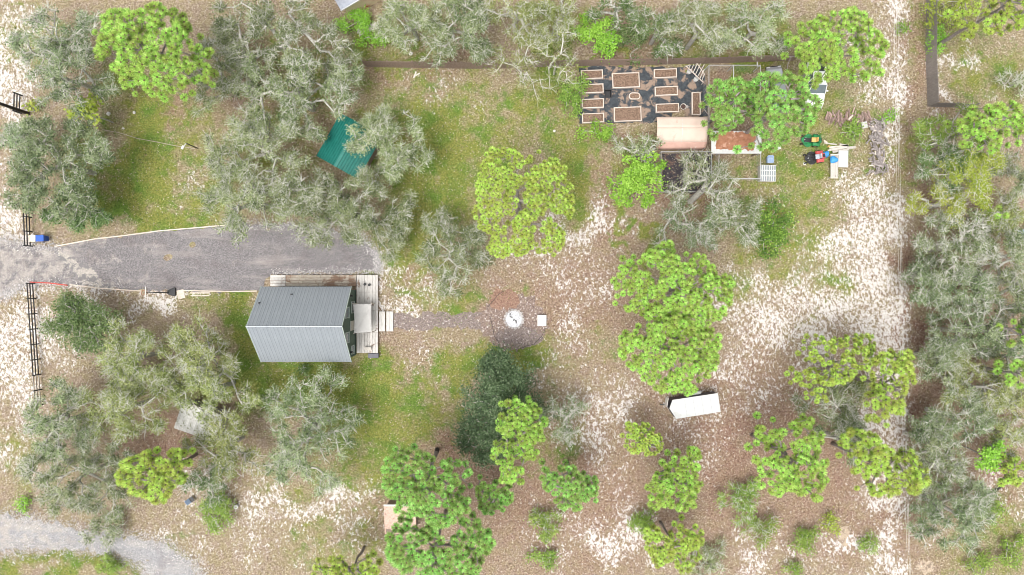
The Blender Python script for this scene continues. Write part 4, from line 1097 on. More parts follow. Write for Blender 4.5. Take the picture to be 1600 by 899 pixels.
def mower(label, px, py, rz, paint, seatmat, style):
    """riding mower, front towards local +x"""
    x, y = P(px, py, .5)
    t_ = thing('riding_mower', label, 'mower', (x, y, 0), rz, 'riding mowers')
    # mower deck below the body
    dk = [(.55 * math.cos(a) + .15, .66 * math.sin(a)) for a in [k * math.pi / 8 for k in range(16)]]
    MB().prism(dk, .10, .26).build('deck', paint if style == 0 else M['black'], t_, bevel=.02)
    MB().box((-.1, 0, .38), (1.5, .42, .16)).build('chassis', M['black'], t_, bevel=.02)
    MB().prism([(.08, -.36), (.75, -.30), (.92, -.14), (.92, .14), (.75, .30), (.08, .36)], .34, .42).build('footboard', paint if style == 0 else M['black'], t_, bevel=.02)
    for sy in (-1, 1):
        MB().loft([[(-.95, sy * .25, .50), (-.95, sy * .60, .46), (-.15, sy * .60, .46), (-.15, sy * .25, .50)], [(-.88, sy * .25, .66), (-.82, sy * .56, .62), (-.28, sy * .56, .62), (-.22, sy * .25, .66)]]).build('fender', paint, t_, bevel=.03)
        wheel(t_, (-.55, sy * .50, .27), .27, .24, M['tan_vinyl'] if style == 0 else M['steel'])
        wheel(t_, (.80, sy * .42, .16), .16, .13, M['tan_vinyl'] if style == 0 else M['steel'])
        MB().tube([(.12, sy * .30, .45), (.20, sy * .32, .85), (.10, sy * .16, .98)], .02, 6).build('control_lever', M['black'], t_)
    MB().loft([[(-1.02, -.28, .48), (-.62, -.30, .48), (-.62, .30, .48), (-1.02, .28, .48)], [(-.98, -.22, .82), (-.66, -.26, .84), (-.66, .26, .84), (-.98, .22, .82)]]).build('engine_cover', paint if style == 0 else M['red_paint'], t_, bevel=.04)
    MB().box((-.82, 0, .845), (.22, .30, .02)).build('air_intake', M['black'], t_)
    MB().box((-.22, 0, .68), (.46, .48, .12)).build('seat', seatmat, t_, bevel=.05)
    MB().box((-.47, 0, .88), (.10, .46, .38), ry=RAD(-12)).build('backrest', seatmat, t_, bevel=.04)
    if style == 0:
        MB().tube([(-.60, -.42, .5), (-.62, -.42, 1.35), (-.62, .42, 1.35), (-.60, .42, .5)], .03, 6).build('roll_bar', M['green_paint'], t_)
    else:
        MB().tube([(.35, 0, .45), (.18, 0, .9)], .025, 6).build('steering_column', M['black'], t_)
        ringp = [(.17 + .04 * math.cos(a), .17 * math.cos(a + 1.57), .92 + .15 * math.sin(a + 1.57) * .3) for a in [k * math.pi / 6 for k in range(13)]]
        MB().tube([(.17 - .17 * math.sin(k * math.pi / 6) * .8, .17 * math.cos(k * math.pi / 6), .92 - .06 * math.sin(k * math.pi / 6)) for k in range(13)], .018, 6).build('steering_wheel', M['black'], t_)
    for sy in (-1, 1):
        MB().box((.5, sy * .18, .43), (.16, .10, .03)).build('pedal', M['steel'], t_)
    MB().tube([(.62, 0, .40), (.62, 0, .52)], .06, 8).build('cap', M['steel'], t_)
mower('green riding mower with tan seat beside the lumber', 1267, 219, RAD(176), M['green_paint'], M['tan_vinyl'], 0)
mower('black riding mower with red body below the green one', 1272.5, 246, RAD(188), M['red_paint'], M['grey_vinyl'], 1)

# white enclosed trailer with pointed nose
zt = 2.0
def q(px, py): return Vector((*P(px, py, zt), 0))
s_ = 1 / 11.24
co = [(1020 + 345 * s_, 590 + 395 * s_), (1020 + 1140 * s_, 590 + 275 * s_), (1020 + 1192 * s_, 590 + 603 * s_), (1020 + 410 * s_, 590 + 728 * s_), (1020 + 290 * s_, 590 + 545 * s_)]
cw = [q(*c) for c in co]
ctr = sum(cw, Vector()) / 5
dirx = (cw[1] - cw[0]).normalized(); an = math.atan2(dirx.y, dirx.x)
t_ = thing('enclosed_trailer', 'white enclosed box trailer with pointed nose on the bare ground', 'trailer', (ctr.x, ctr.y, 0), an)
loc = [Matrix.Rotation(-an, 3, 'Z') @ (c - ctr) for c in cw]
lp = [(l.x, l.y) for l in loc][::-1]
MB().prism([(x_ * .985, y_ * .97) for x_, y_ in lp], .55, zt - .03).build('body', M['trailer_side'], t_)
roof_ = MB().prism(lp, zt - .03, zt + .02).build('roof', M['trailer_white'], t_)
xl = min(l.x for l in loc[:4]); xr = max(l.x for l in loc)
y0 = min(p[1] for p in lp); y1 = max(p[1] for p in lp)
for k in range(1, 5):
    f = xl + .35 + (xr - xl - .35) * k / 5
    MB().box((f, (y0 + y1) / 2, zt + .024), (.05, (y1 - y0) * .88, .008), rz=0).build('roof_seam', M['steel'], roof_)
MB().box(((xl + xr) / 2, 0, .45), (xr - xl, (y1 - y0) * .7, .12)).build('frame', M['black'], t_)
nose = loc[4]
MB().bar((nose.x + .3, nose.y + .05, .45), (nose.x - .55, nose.y + .2, .42), .09).build('tow_bar', M['black'], t_)
for sy, yy in ((1, y1), (-1, y0)):
    for xx in (.3, 1.05):
        wheel(t_, (xx, yy + sy * .02, .33), .33, .2, M['steel'])
    MB().box((.68, yy + sy * .12, .72), (1.7, .26, .05)).build('mudguard', M['white'], t_, bevel=.02)
MB().box((.55, y1 + .13, 1.25), (1.55, .22, .06)).build('awning_step', M['white'], t_)
MB().bar((nose.x - .12, nose.y + .05, 1.0), (loc[0].x - .28, loc[0].y + .12, 1.0), .06, 1.0).build('nose_trim', M['offwhite'], t_)
MB().box((xr - .01, (y0 + y1) / 2, 1.25), (.04, (y1 - y0) * .8, 1.3)).build('rear_door', M['white'], t_)

# ------------------------------------------------------------------ lumber corner
x, y = P(1303.5, 260, .6)
t_ = thing('slatted_table', 'long narrow slatted wooden table beside the white board', 'table', (x, y, 0))
for k in range(7):
    MB().box((-.33 + k * .11, 0, .62 + .004 * (k % 2)), (.095, 2.45, .04)).build('slat', M['wood_grey'], t_)
for sy in (-1, 1):
    MB().box((0, sy * 1.19, .655), (.80, .09, .03)).build('end_board', M['board_tan'], t_)
    for sx in (-1, 1):
        MB().box((sx * .32, sy * 1.1, .30), (.08, .08, .60)).build('leg', M['wood_grey'], t_)
x, y = P(1317.8, 248.5, .55)
t_ = thing('white_board', 'large white board lying flat beside the slatted table', 'board', (x, y, 0), RAD(-1))
MB().box((0, 0, .52), (.98, 1.68, .05)).build('panel', M['white'], t_)
for sy in (-.6, .6):
    MB().box((0, sy, .25), (.8, .1, .5)).build('support', M['wood_grey'], t_)
def lump(label, px, py, z0, rx, ry, hz, seed, name='blue_tarp'):
    x, y = P(px, py, z0 + hz); r = random.Random(seed); mb = MB(); n = 18; rings = 7; vs = []
    for j in range(rings):
        f = j / (rings - 1)
        for k in range(n):
            a = 2 * math.pi * k / n; w1 = 1 + .13 * math.sin(3 * a + seed) + r.uniform(-.08, .08)
            vs.append((rx * w1 * math.cos(a) * math.cos(f * 1.45) ** .7, ry * w1 * math.sin(a) * math.cos(f * 1.45) ** .7, z0 + hz * math.sin(f * 1.5) * (1 + .15 * r.uniform(-1, 1))))
    fs = [(j * n + k, j * n + (k + 1) % n, (j + 1) * n + (k + 1) % n, (j + 1) * n + k) for j in range(rings - 1) for k in range(n)] + [tuple((rings - 1) * n + k for k in range(n))]
    mb.add(vs, fs)
    tag(mb.build(name, M['blue'], loc=(x, y, 0), smooth=True), label, 'tarp')
lump('crumpled blue tarp on the slatted table', 1304.5, 249, .67, .40, .36, .28, 2)
lump('blue tarp bundle between the mower and the slatted table', 1292.5, 240, 0, .36, .33, .5, 5)
LUM = [(1299, 224, 20, .13, -8), (1312, 228.5, 30, .16, 6), (1310, 232, 28, .2, 8), (1314, 235.5, 26, .2, 10), (1306, 234, 22, .14, 3), (1320, 226.5, 14, .2, -10), (1331, 230.5, 13, .24, 5), (1290, 221.5, 6, .16, -40)]
LUML = ['topmost long board of the loose lumber by the mowers', 'long tan board in the middle of the loose lumber', 'grey board just below the long tan board', 'lowest grey board of the lumber, touching the white board', 'grey board at the left end of the lumber by the blue tarp', 'short tan board at the right end of the lumber', 'pale board sticking out right of the lumber', 'tiny offcut of wood right behind the green mower']
for i, (px, py, ln, wd, a) in enumerate(LUM):
    x, y = P(px, py, .3)
    zz = .06 + .07 * (i % 4)
    tag(MB().box((0, 0, zz), (ln * S, wd, .06)).build('lumber', [M['wood_grey'], M['board_tan'], M['wood_grey']][i % 3], loc=(x, y, 0), rz=RAD(a)), LUML[i], 'lumber', 'loose lumber by the mowers')
x, y = P(1294.5, 229, .2)
tag(MB().lathe([(0, 0), (.09, 0), (.1, .3), (.05, .36), (.05, .42), (0, .42)], 10).build('jug', M['tan_vinyl'], loc=(x, y, 0)), 'small yellow jug beside the blue tarp bundle', 'jug')
# firewood heap: L shape
rl = random.Random(21)
logmeshes = []
for k in range(6):
    mb = MB(); L_ = [.55, .7, .85, 1.0, .45, .62][k]; r = [.075, .085, .07, .08, .10, .09][k]
    n = 6; mb.tube([(-L_ / 2, 0, 0), (0, rl.uniform(-.03, .03), rl.uniform(-.02, .02)), (L_ / 2, 0, 0)], [r * 1.05, r, r * .9], n)
    logmeshes.append((mb.mesh('log', M['log']), mb.mesh('log', M['log_brown']), mb.mesh('log', M['board_tan'])))
def heap(n, fx, fy, which, label, group, nz):
    for i in range(n):
        px, py = fx(), fy()
        lay = rl.random()
        x, y = P(px, py, .2)
        mi = logmeshes[rl.randrange(6)]
        o = add_obj('log', mi[2 if rl.random() < .06 else which], None, (x, y, .08 + lay * nz))
        o.rotation_euler = (rl.uniform(0, 6), rl.uniform(-.25, .25), rl.uniform(0, math.pi) if which == 0 else rl.gauss(1.5, .45))
        o.scale = (rl.uniform(.7, 1.15),) * 3
        tag(o, label, 'log', group)
heap(150, lambda: rl.gauss(1371, 6.0), lambda: rl.uniform(188, 270), 0, 'grey split log in the long heap right of the mowers', 'grey logs in the firewood heap', .4)
heap(80, lambda: rl.uniform(1290, 1362), lambda: rl.gauss(184.5, 4.6), 1, 'brownish branch log in the heap above the mowers', 'brown logs in the firewood heap', .25)
x, y = P(1351, 195.5, .5)
tag(MB().box((0, 0, .5), (.55, .65, .05), rz=.2).box((0, 0, .24), (.3, .3, .46)).build('white_slab', M['concrete'], loc=(x, y, 0)), 'pale square slab lying on the brown firewood heap', 'slab')

# ------------------------------------------------------------------ fire pit, white box, odds and ends
x, y = P(803, 499)
t_ = thing('fire_pit', 'round fire pit heaped with pale ash and charred wood', 'fire pit', (x, y, 0))
rf_ = random.Random(9)
for k in range(18):
    a = 2 * math.pi * k / 18; r = .95 + rf_.uniform(-.04, .04)
    mb = MB(); s0 = rf_.uniform(.12, .17)
    mb.box((r * math.cos(a), r * math.sin(a), .09), (s0 * 1.5, s0 * 1.9, .2), rz=a + rf_.uniform(-.2, .2), rx=rf_.uniform(-.1, .1))
    mb.build('stone', M['stone'], t_, bevel=.04)
mb = MB(); vs = []; n = 22
for j in range(9):
    f = j / 8
    for k in range(n):
        a = 2 * math.pi * k / n
        vs.append((.88 * (1 - f) * math.cos(a) * (1 + rf_.uniform(-.05, .05)), .88 * (1 - f) * math.sin(a), .04 + .30 * math.sin(f * 1.5) + rf_.uniform(-.025, .025)))
mb.add(vs, [(j * n + k, j * n + (k + 1) % n, (j + 1) * n + (k + 1) % n, (j + 1) * n + k) for j in range(8) for k in range(n)])
mb.build('ash', M['ash'], t_)
for k in range(5):
    a = rf_.uniform(0, 3.1); cx, cy = rf_.uniform(-.45, .45), rf_.uniform(-.35, .55); L2 = rf_.uniform(.06, .16)
    MB().tube([(cx - L2 * math.cos(a), cy - L2 * math.sin(a), .28), (cx + L2 * math.cos(a), cy + L2 * math.sin(a), .36)], .05, 6).build('charred_log', M['bark_burnt'], t_)
x, y = P(846.5, 501, .45)
t_ = thing('white_box', 'white box with dark side next to the fire pit', 'box', (x, y, 0))
MB().box((.03, 0, .20), (.88, 1.08, .38)).build('body', M['steel'], t_)
MB().box((-.02, -.0, .42), (.84, 1.12, .06)).build('lid', M['offwhite'], t_, bevel=.01)
for lab, pts in (('dark bent edging strip at the upper left of the fire pad', [(763, 479), (770, 471), (779, 460), (787, 455)]), ('dark edging strip round the lower right of the fire pad', [(812, 545), (822, 541), (834, 538), (846, 526), (853, 512)]), ('dark edging strip at the lower left of the fire pad', [(766, 495), (770, 512), (772, 525), (780, 537)])):
    a0 = P(*pts[0])
    tag(MB().tube([(P(*p)[0] - a0[0], P(*p)[1] - a0[1], .05) for p in pts], .022, 6).build('edging_strip', M['bark_burnt'], loc=(a0[0], a0[1], 0)), lab, 'edging', 'dark edging round the fire pad')
# lamp post and cable at the upper left lawn
x, y = P(309, 232)
t_ = thing('lamp_post', 'thin black post with white lamp head on the left lawn', 'lamp post', (x, y, 0))
MB().tube([(0, 0, 0), (-.05, 0, 2.4)], .05, 8).build('post', M['black'], t_)
MB().tube([(-.05, 0, 2.35), (-.25, -.30, 2.5)], .05, 8).box((-.34, -.42, 2.5), (.22, .36, .10), rz=-.5).build('lamp_head', M['white'], t_)
a0 = P(160, 203)
pts = [(160, 203), (185, 208), (215, 216), (245, 222), (275, 229), (305, 232)]
tag(MB().tube([(P(*p)[0] - a0[0], P(*p)[1] - a0[1] + .05 * math.sin(i * 2), .05) for i, p in enumerate(pts)], .035, 5).build('garden_hose', surf('grey_hose', (.30, .25, .20), (.42, .36, .30), 5, .8), loc=(a0[0], a0[1], 0)), 'thin brown hose lying across the left lawn', 'hose')
# scattered white stones and scraps
ST = [(170, 178, .22, 'pair of white stones on the left lawn under the pine'), (210, 176, .18, 'single white stone on the left lawn'), (193, 201, .12, 'small white stone above the hose on the left lawn'), (972, 217, .14, 'white ball shaped stone beside the hedge below the garden'),
      (642, 84, .22, 'pale rock lying just above the wooden fence'), (866, 205, .14, 'small white stone below the garden vines'), (1257, 256, .18, 'white stone below the red mower')]
for i, (px, py, r, lab) in enumerate(ST):
    x, y = P(px, py); r5 = random.Random(i); mb = MB(); n = 9
    mb.lathe([(r * .9, 0), (r, r * .3), (r * .75, r * .6), (0, r * .7)], n)
    mb.v = [(vx * r5.uniform(.8, 1.15), vy * r5.uniform(.7, 1.1), vz * r5.uniform(.9, 1.1)) for vx, vy, vz in mb.v]
    tag(mb.build('stone', M['offwhite'], loc=(x, y, 0)), lab, 'stone')
x, y = P(651, 117, .1)
t_ = thing('white_scrap', 'two pale boards crossing on the dry lawn below the fence', 'boards', (x, y, 0))
for a in (.5, 1.2):
    MB().box((.2 * math.cos(a * 3), 0, .04 + .03 * a), (.7, .13, .03), rz=a).build('board', M['offwhite'], t_)
x, y = P(299, 781, .4)
t_ = thing('folding_chair', 'small pale blue folding chair by the left lower pine', 'chair', (x, y, 0), .6)
MB().box((0, 0, .42), (.5, .5, .04)).build('seat', M['black'], t_)
MB().box((-.27, 0, .70), (.05, .5, .5), ry=RAD(-35)).build('backrest', M['blue_pale'], t_)
for sx in (-1, 1):
    for sy in (-1, 1):
        MB().bar((sx * .26, sy * .24, 0), (sx * .2, sy * .24, .42), .03).build('leg', M['steel'], t_)
x, y = P(369, 792, .3)
t_ = thing('white_bucket', 'white bucket beside the low shrub in the lower left', 'bucket', (x, y, 0))
MB().lathe([(0, 0), (.17, 0), (.21, .38), (.23, .40), (.0, .42)], 14).build('body', M['white'], t_)
MB().tube([(.21 * math.cos(a), .02, .36 + .05 * math.sin(a)) for a in [k * math.pi / 6 for k in range(7)]], .01, 4).build('handle', M['steel'], t_)
a = P(1541, 777); b = P(1572, 750)
tag(MB().tube([(0, 0, .12), (b[0] - a[0], b[1] - a[1], .35)], [.10, .13], 8).build('fallen_post', M['bark_burnt'], loc=(a[0], a[1], 0)), 'dark fallen post lying in brush at the right edge', 'post')
x, y = P(1597, 372, 2)
t_ = thing('pale_roof', 'pale blue grey sheet roof corner at the right edge', 'roof', (x, y, 0), .2)
MB().box((.6, 0, 2.0), (1.9, 1.6, .06), ry=RAD(4)).build('sheet', M['blue_pale'], t_)
for sx in (0, 1.2):
    for sy in (-.6, .6): MB().bar((sx, sy, 0), (sx, sy, 1.95), .09).build('post', M['fence_wood'], t_)

# ------------------------------------------------------------------ vegetation
def tubes_np(A, B, ra, rb, n=5):
    d = B - A; L = np.linalg.norm(d, axis=1); L[L < 1e-6] = 1e-6; d = d / L[:, None]
    up = np.where(np.abs(d[:, 2:3]) < .95, np.array([[0, 0, 1.]]), np.array([[0, 1., 0]]))
    u = np.cross(d, up); u /= np.linalg.norm(u, axis=1)[:, None]; t = np.cross(d, u)
    an = 2 * math.pi * np.arange(n) / n
    ring = u[:, None, :] * np.cos(an)[None, :, None] + t[:, None, :] * np.sin(an)[None, :, None]
    V = np.concatenate([A[:, None, :] + ring * ra[:, None, None], B[:, None, :] + ring * rb[:, None, None]], 1)
    m = len(A); base = (np.arange(m) * 2 * n)[:, None]; k = np.arange(n); k2 = (k + 1) % n
    F = np.stack([base + k, base + k2, base + n + k2, base + n + k], -1).reshape(-1, 4)
    return V.reshape(-1, 3), F

def grow(start, parents, tips, rng, wpath=.35, seg=.9, wob=.10, arch=.12):
    """join every tip to the skeleton: cheap branching that follows the tips"""
    nodes = [np.array(p, float) for p in start]; par = list(parents)
    plen = [0.0]
    for i in range(1, len(nodes)): plen.append(plen[par[i]] + np.linalg.norm(nodes[i] - nodes[par[i]]))
    order = np.argsort(np.linalg.norm(tips - nodes[-1], axis=1))
    arr = np.zeros((20000, 3)); pl = np.zeros(20000); n = len(nodes)
    arr[:n] = nodes; pl[:n] = plen
    ends = []
    for ti in order:
        tp = tips[ti]
        dd = np.linalg.norm(arr[:n] - tp, axis=1)
        cost = dd + wpath * pl[:n] + .5 * np.maximum(0, arr[:n, 2] - tp[2])
        j = int(np.argmin(cost)); a = arr[j].copy(); L = dd[j]; k = max(1, int(round(L / seg))); prev = j
        for q in range(1, k + 1):
            f = q / k; p = a + (tp - a) * f
            if q < k: p = p + rng.normal(0, wob * min(L, 3) * .5, 3) + np.array([0, 0, arch * L * f * (1 - f)])
            if n >= 19999: break
            arr[n] = p; pl[n] = pl[prev] + np.linalg.norm(p - arr[prev]); par.append(prev); prev = n; n += 1
        ends.append(prev)
    par = np.array(par); cnt = np.zeros(n)
    for e in ends: cnt[e] += 1
    for i in range(n - 1, 0, -1): cnt[par[i]] += cnt[i]
    return arr[:n].copy(), par, cnt, np.array(ends), pl[:n].copy()

def leaves_np(C, rng, l0, l1, wr, flat=.55):
    n = len(C); L = rng.uniform(l0, l1, n)
    d = rng.normal(size=(n, 3)); d[:, 2] *= flat * .7; d /= np.linalg.norm(d, axis=1)[:, None]
    s = np.cross(d, rng.normal(size=(n, 3)) * np.array([.3, .3, 1])); s /= np.linalg.norm(s, axis=1)[:, None] + 1e-9
    s *= (L * wr)[:, None]; e = d * L[:, None]
    V = np.stack([C - e * .5, C + s * .5 - e * .05, C + e * .5, C - s * .5 - e * .05], 1).reshape(-1, 3)
    return V, np.arange(4 * n).reshape(-1, 4)

OAKN = [0]
def oak(label, px, py, rx, ry, h, leaf, name='live_oak', cat='tree', bark='bark_oak', twig='twig', lai=1.0, l0=.11, l1=.24, wr=.5, spread=.29, tips_m2=2.2, lobes=None,
        trunk_r=.22, group=None, wpath=.26, seed=None, ntwig=6, twr=.019, zc_f=.66, tlen=(.35, .85), flat=.55, domef=.24, lean=(0, 0), fork=.30, fill=1.4):
    OAKN[0] += 1; rng = np.random.default_rng(seed if seed else 100 + OAKN[0])
    zc = zc_f * h; f = S * (H - zc) / H
    cx, cy = (px - 800) * f, (449.5 - py) * f; rx *= f; ry *= f
    area = math.pi * rx * ry
    nl = int(np.clip(4 + area / 9, 5, 22))
    tips = []
    nt = int(np.clip(area * tips_m2, 22, 420)); lai = lai * 1.85
    rl_ = math.sqrt(area / nl / math.pi) * fill
    lob = []
    for k in range(nl):
        a = 2.399963 * k + rng.uniform(-.4, .4); r = math.sqrt((k + .5) / nl) * (1 - .28 * rl_ / max(rx, ry))
        lob.append((r * rx * math.cos(a), r * ry * math.sin(a), (1 - r * r) * domef * h + rng.normal(0, .07 * h), rl_ * rng.uniform(.62, 1.12)))
    for k in range(nt):
        l = lob[k % nl]; v = rng.normal(size=3); v /= np.linalg.norm(v); v[2] = abs(v[2]) * .9 - .25
        q = l[3] * rng.uniform(.35, 1.0)
        tips.append((l[0] + v[0] * q, l[1] + v[1] * q, max(zc - .22 * h, .25) + l[2] * 1.2 + v[2] * q * .7))
    tips = np.array(tips); tips[:, 2] = np.maximum(tips[:, 2], .22 * h)
    fk = fork * h
    st = [(lean[0], lean[1], 0), (lean[0] * .7, lean[1] * .7, fk * .5), (lean[0] * .4, lean[1] * .4, fk), (lean[0] * .2, lean[1] * .2, fk * 1.35)]
    arr, par, cnt, ends, pl = grow(st, [0, 0, 1, 2], tips, rng, wpath, .8)
    rad = (.019 if ntwig else .012) + trunk_r * (cnt / cnt.max()) ** .52
    t_ = thing(name, label, cat, (cx, cy, 0), 0, group)
    i = np.arange(1, len(arr)); p = par[1:]
    V, F = tubes_np(arr[p], arr[i], np.minimum(rad[p], rad[i] * 1.35), rad[i], 6)
    add_obj('trunk', np_mesh('trunk', V, F, M[bark], smooth=True), t_)
    # leaf clumps around tips and the outer limbs
    outer = np.where((cnt <= 3) & (pl > .3 * pl.max()))[0]
    src = np.concatenate([arr[ends], arr[outer]])
    nleaf = int(area * lai / (.5 * (l0 + l1) ** 2 / 4 * wr * 1.15))
    w_ = rng.gamma(1.6, 1, len(src)); w_ /= w_.sum()
    idx = rng.choice(len(src), nleaf, p=w_)
    C = src[idx] + rng.normal(size=(nleaf, 3)) * np.array([spread, spread, spread * .55])
    C[:, 2] = np.maximum(C[:, 2] - (.05 if ntwig else 0), .08)
    V, F = leaves_np(C, rng, l0, l1, wr, flat)
    tint = np.clip(rng.uniform(0, 1, len(src))[idx] * .5 + rng.random(nleaf) * .6 - .05, 0, 1)
    crown = add_obj('crown', np_mesh('crown', V, F, M[leaf], tint), t_)
    if ntwig:
        b = np.repeat(src, ntwig, 0); n = len(b)
        d = rng.normal(size=(n, 3)); d[:, 2] = np.abs(d[:, 2]) * .5
        out = b - np.array([0, 0, zc]); out[:, 2] = 0; d += .8 * out / (np.linalg.norm(out, axis=1)[:, None] + .1)
        d /= np.linalg.norm(d, axis=1)[:, None]
        L = rng.uniform(tlen[0], tlen[1], n)[:, None]
        m1 = b + d * L * .5 + rng.normal(0, .07, (n, 3)); e = m1 + d * L * .5 + rng.normal(0, .09, (n, 3))
        r = rng.uniform(.6, 1.3, n) * twr
        V, F = tubes_np(np.concatenate([b, m1]), np.concatenate([m1, e]), np.concatenate([r, r * .75]), np.concatenate([r * .75, r * .4]), 3)
        tag(add_obj('twigs', np_mesh('twigs', V, F, M[twig]), crown), kind='stuff')
    return t_

# ---- pines
def tuft_mesh(mat, seed, n=70, L=.33):
    """a cup of long needles round the end of a shoot, open at the top"""
    rng = np.random.default_rng(seed); V = []; F = []
    for k in range(n):
        az = 2.399963 * k + rng.uniform(-.2, .2); f = (k + .5) / n
        el = math.radians(8 + 48 * f + rng.uniform(-7, 7))
        ln = L * rng.uniform(.85, 1.1)
        c, s0 = math.cos(az), math.sin(az)
        b = np.array([.07 * c, .07 * s0, -.14 + .10 * f])
        d = np.array([c * math.cos(el), s0 * math.cos(el), math.sin(el)])
        s = np.array([-s0, c, 0]) * rng.uniform(.017, .028)
        m = b + d * ln * .58; dr = d * .6 + np.array([c, s0, -.12]) * .6; dr /= np.linalg.norm(dr)
        e = m + dr * ln * .42
        i = len(V); V += [b - s * .6, b + s * .6, m + s, m - s, e + s * .55, e - s * .55]; F += [(i, i + 1, i + 2, i + 3), (i + 3, i + 2, i + 4, i + 5)]
    nn = len(F); i = len(V); V += [np.array([.075 * math.cos(a), .075 * math.sin(a), zz]) for zz in (-.25, .0) for a in [k * math.pi / 3 for k in range(6)]]      # brown shoot, added to put the cup's inner shade into colour
    F += [(i + k, i + (k + 1) % 6, i + 6 + (k + 1) % 6, i + 6 + k) for k in range(6)] + [(i + 6, i + 7, i + 8, i + 9), (i + 6, i + 9, i + 10, i + 11)]
    me = np_mesh('needle_tuft', np.array(V), np.array(F), mat, np.concatenate([np.repeat(np.clip(rng.normal(.55, .22, n), 0, 1), 2), np.zeros(len(F) - nn)]))
    me.materials.append(M['shoot'])
    me.polygons.foreach_set('material_index', np.array([0] * nn + [1] * (len(F) - nn), dtype=np.int32))
    return me
TUFTS = {k: [tuft_mesh(M[k], 50 + i) for i in range(5)] for k in ('needle_bright', 'needle_yellow', 'needle_deep')}

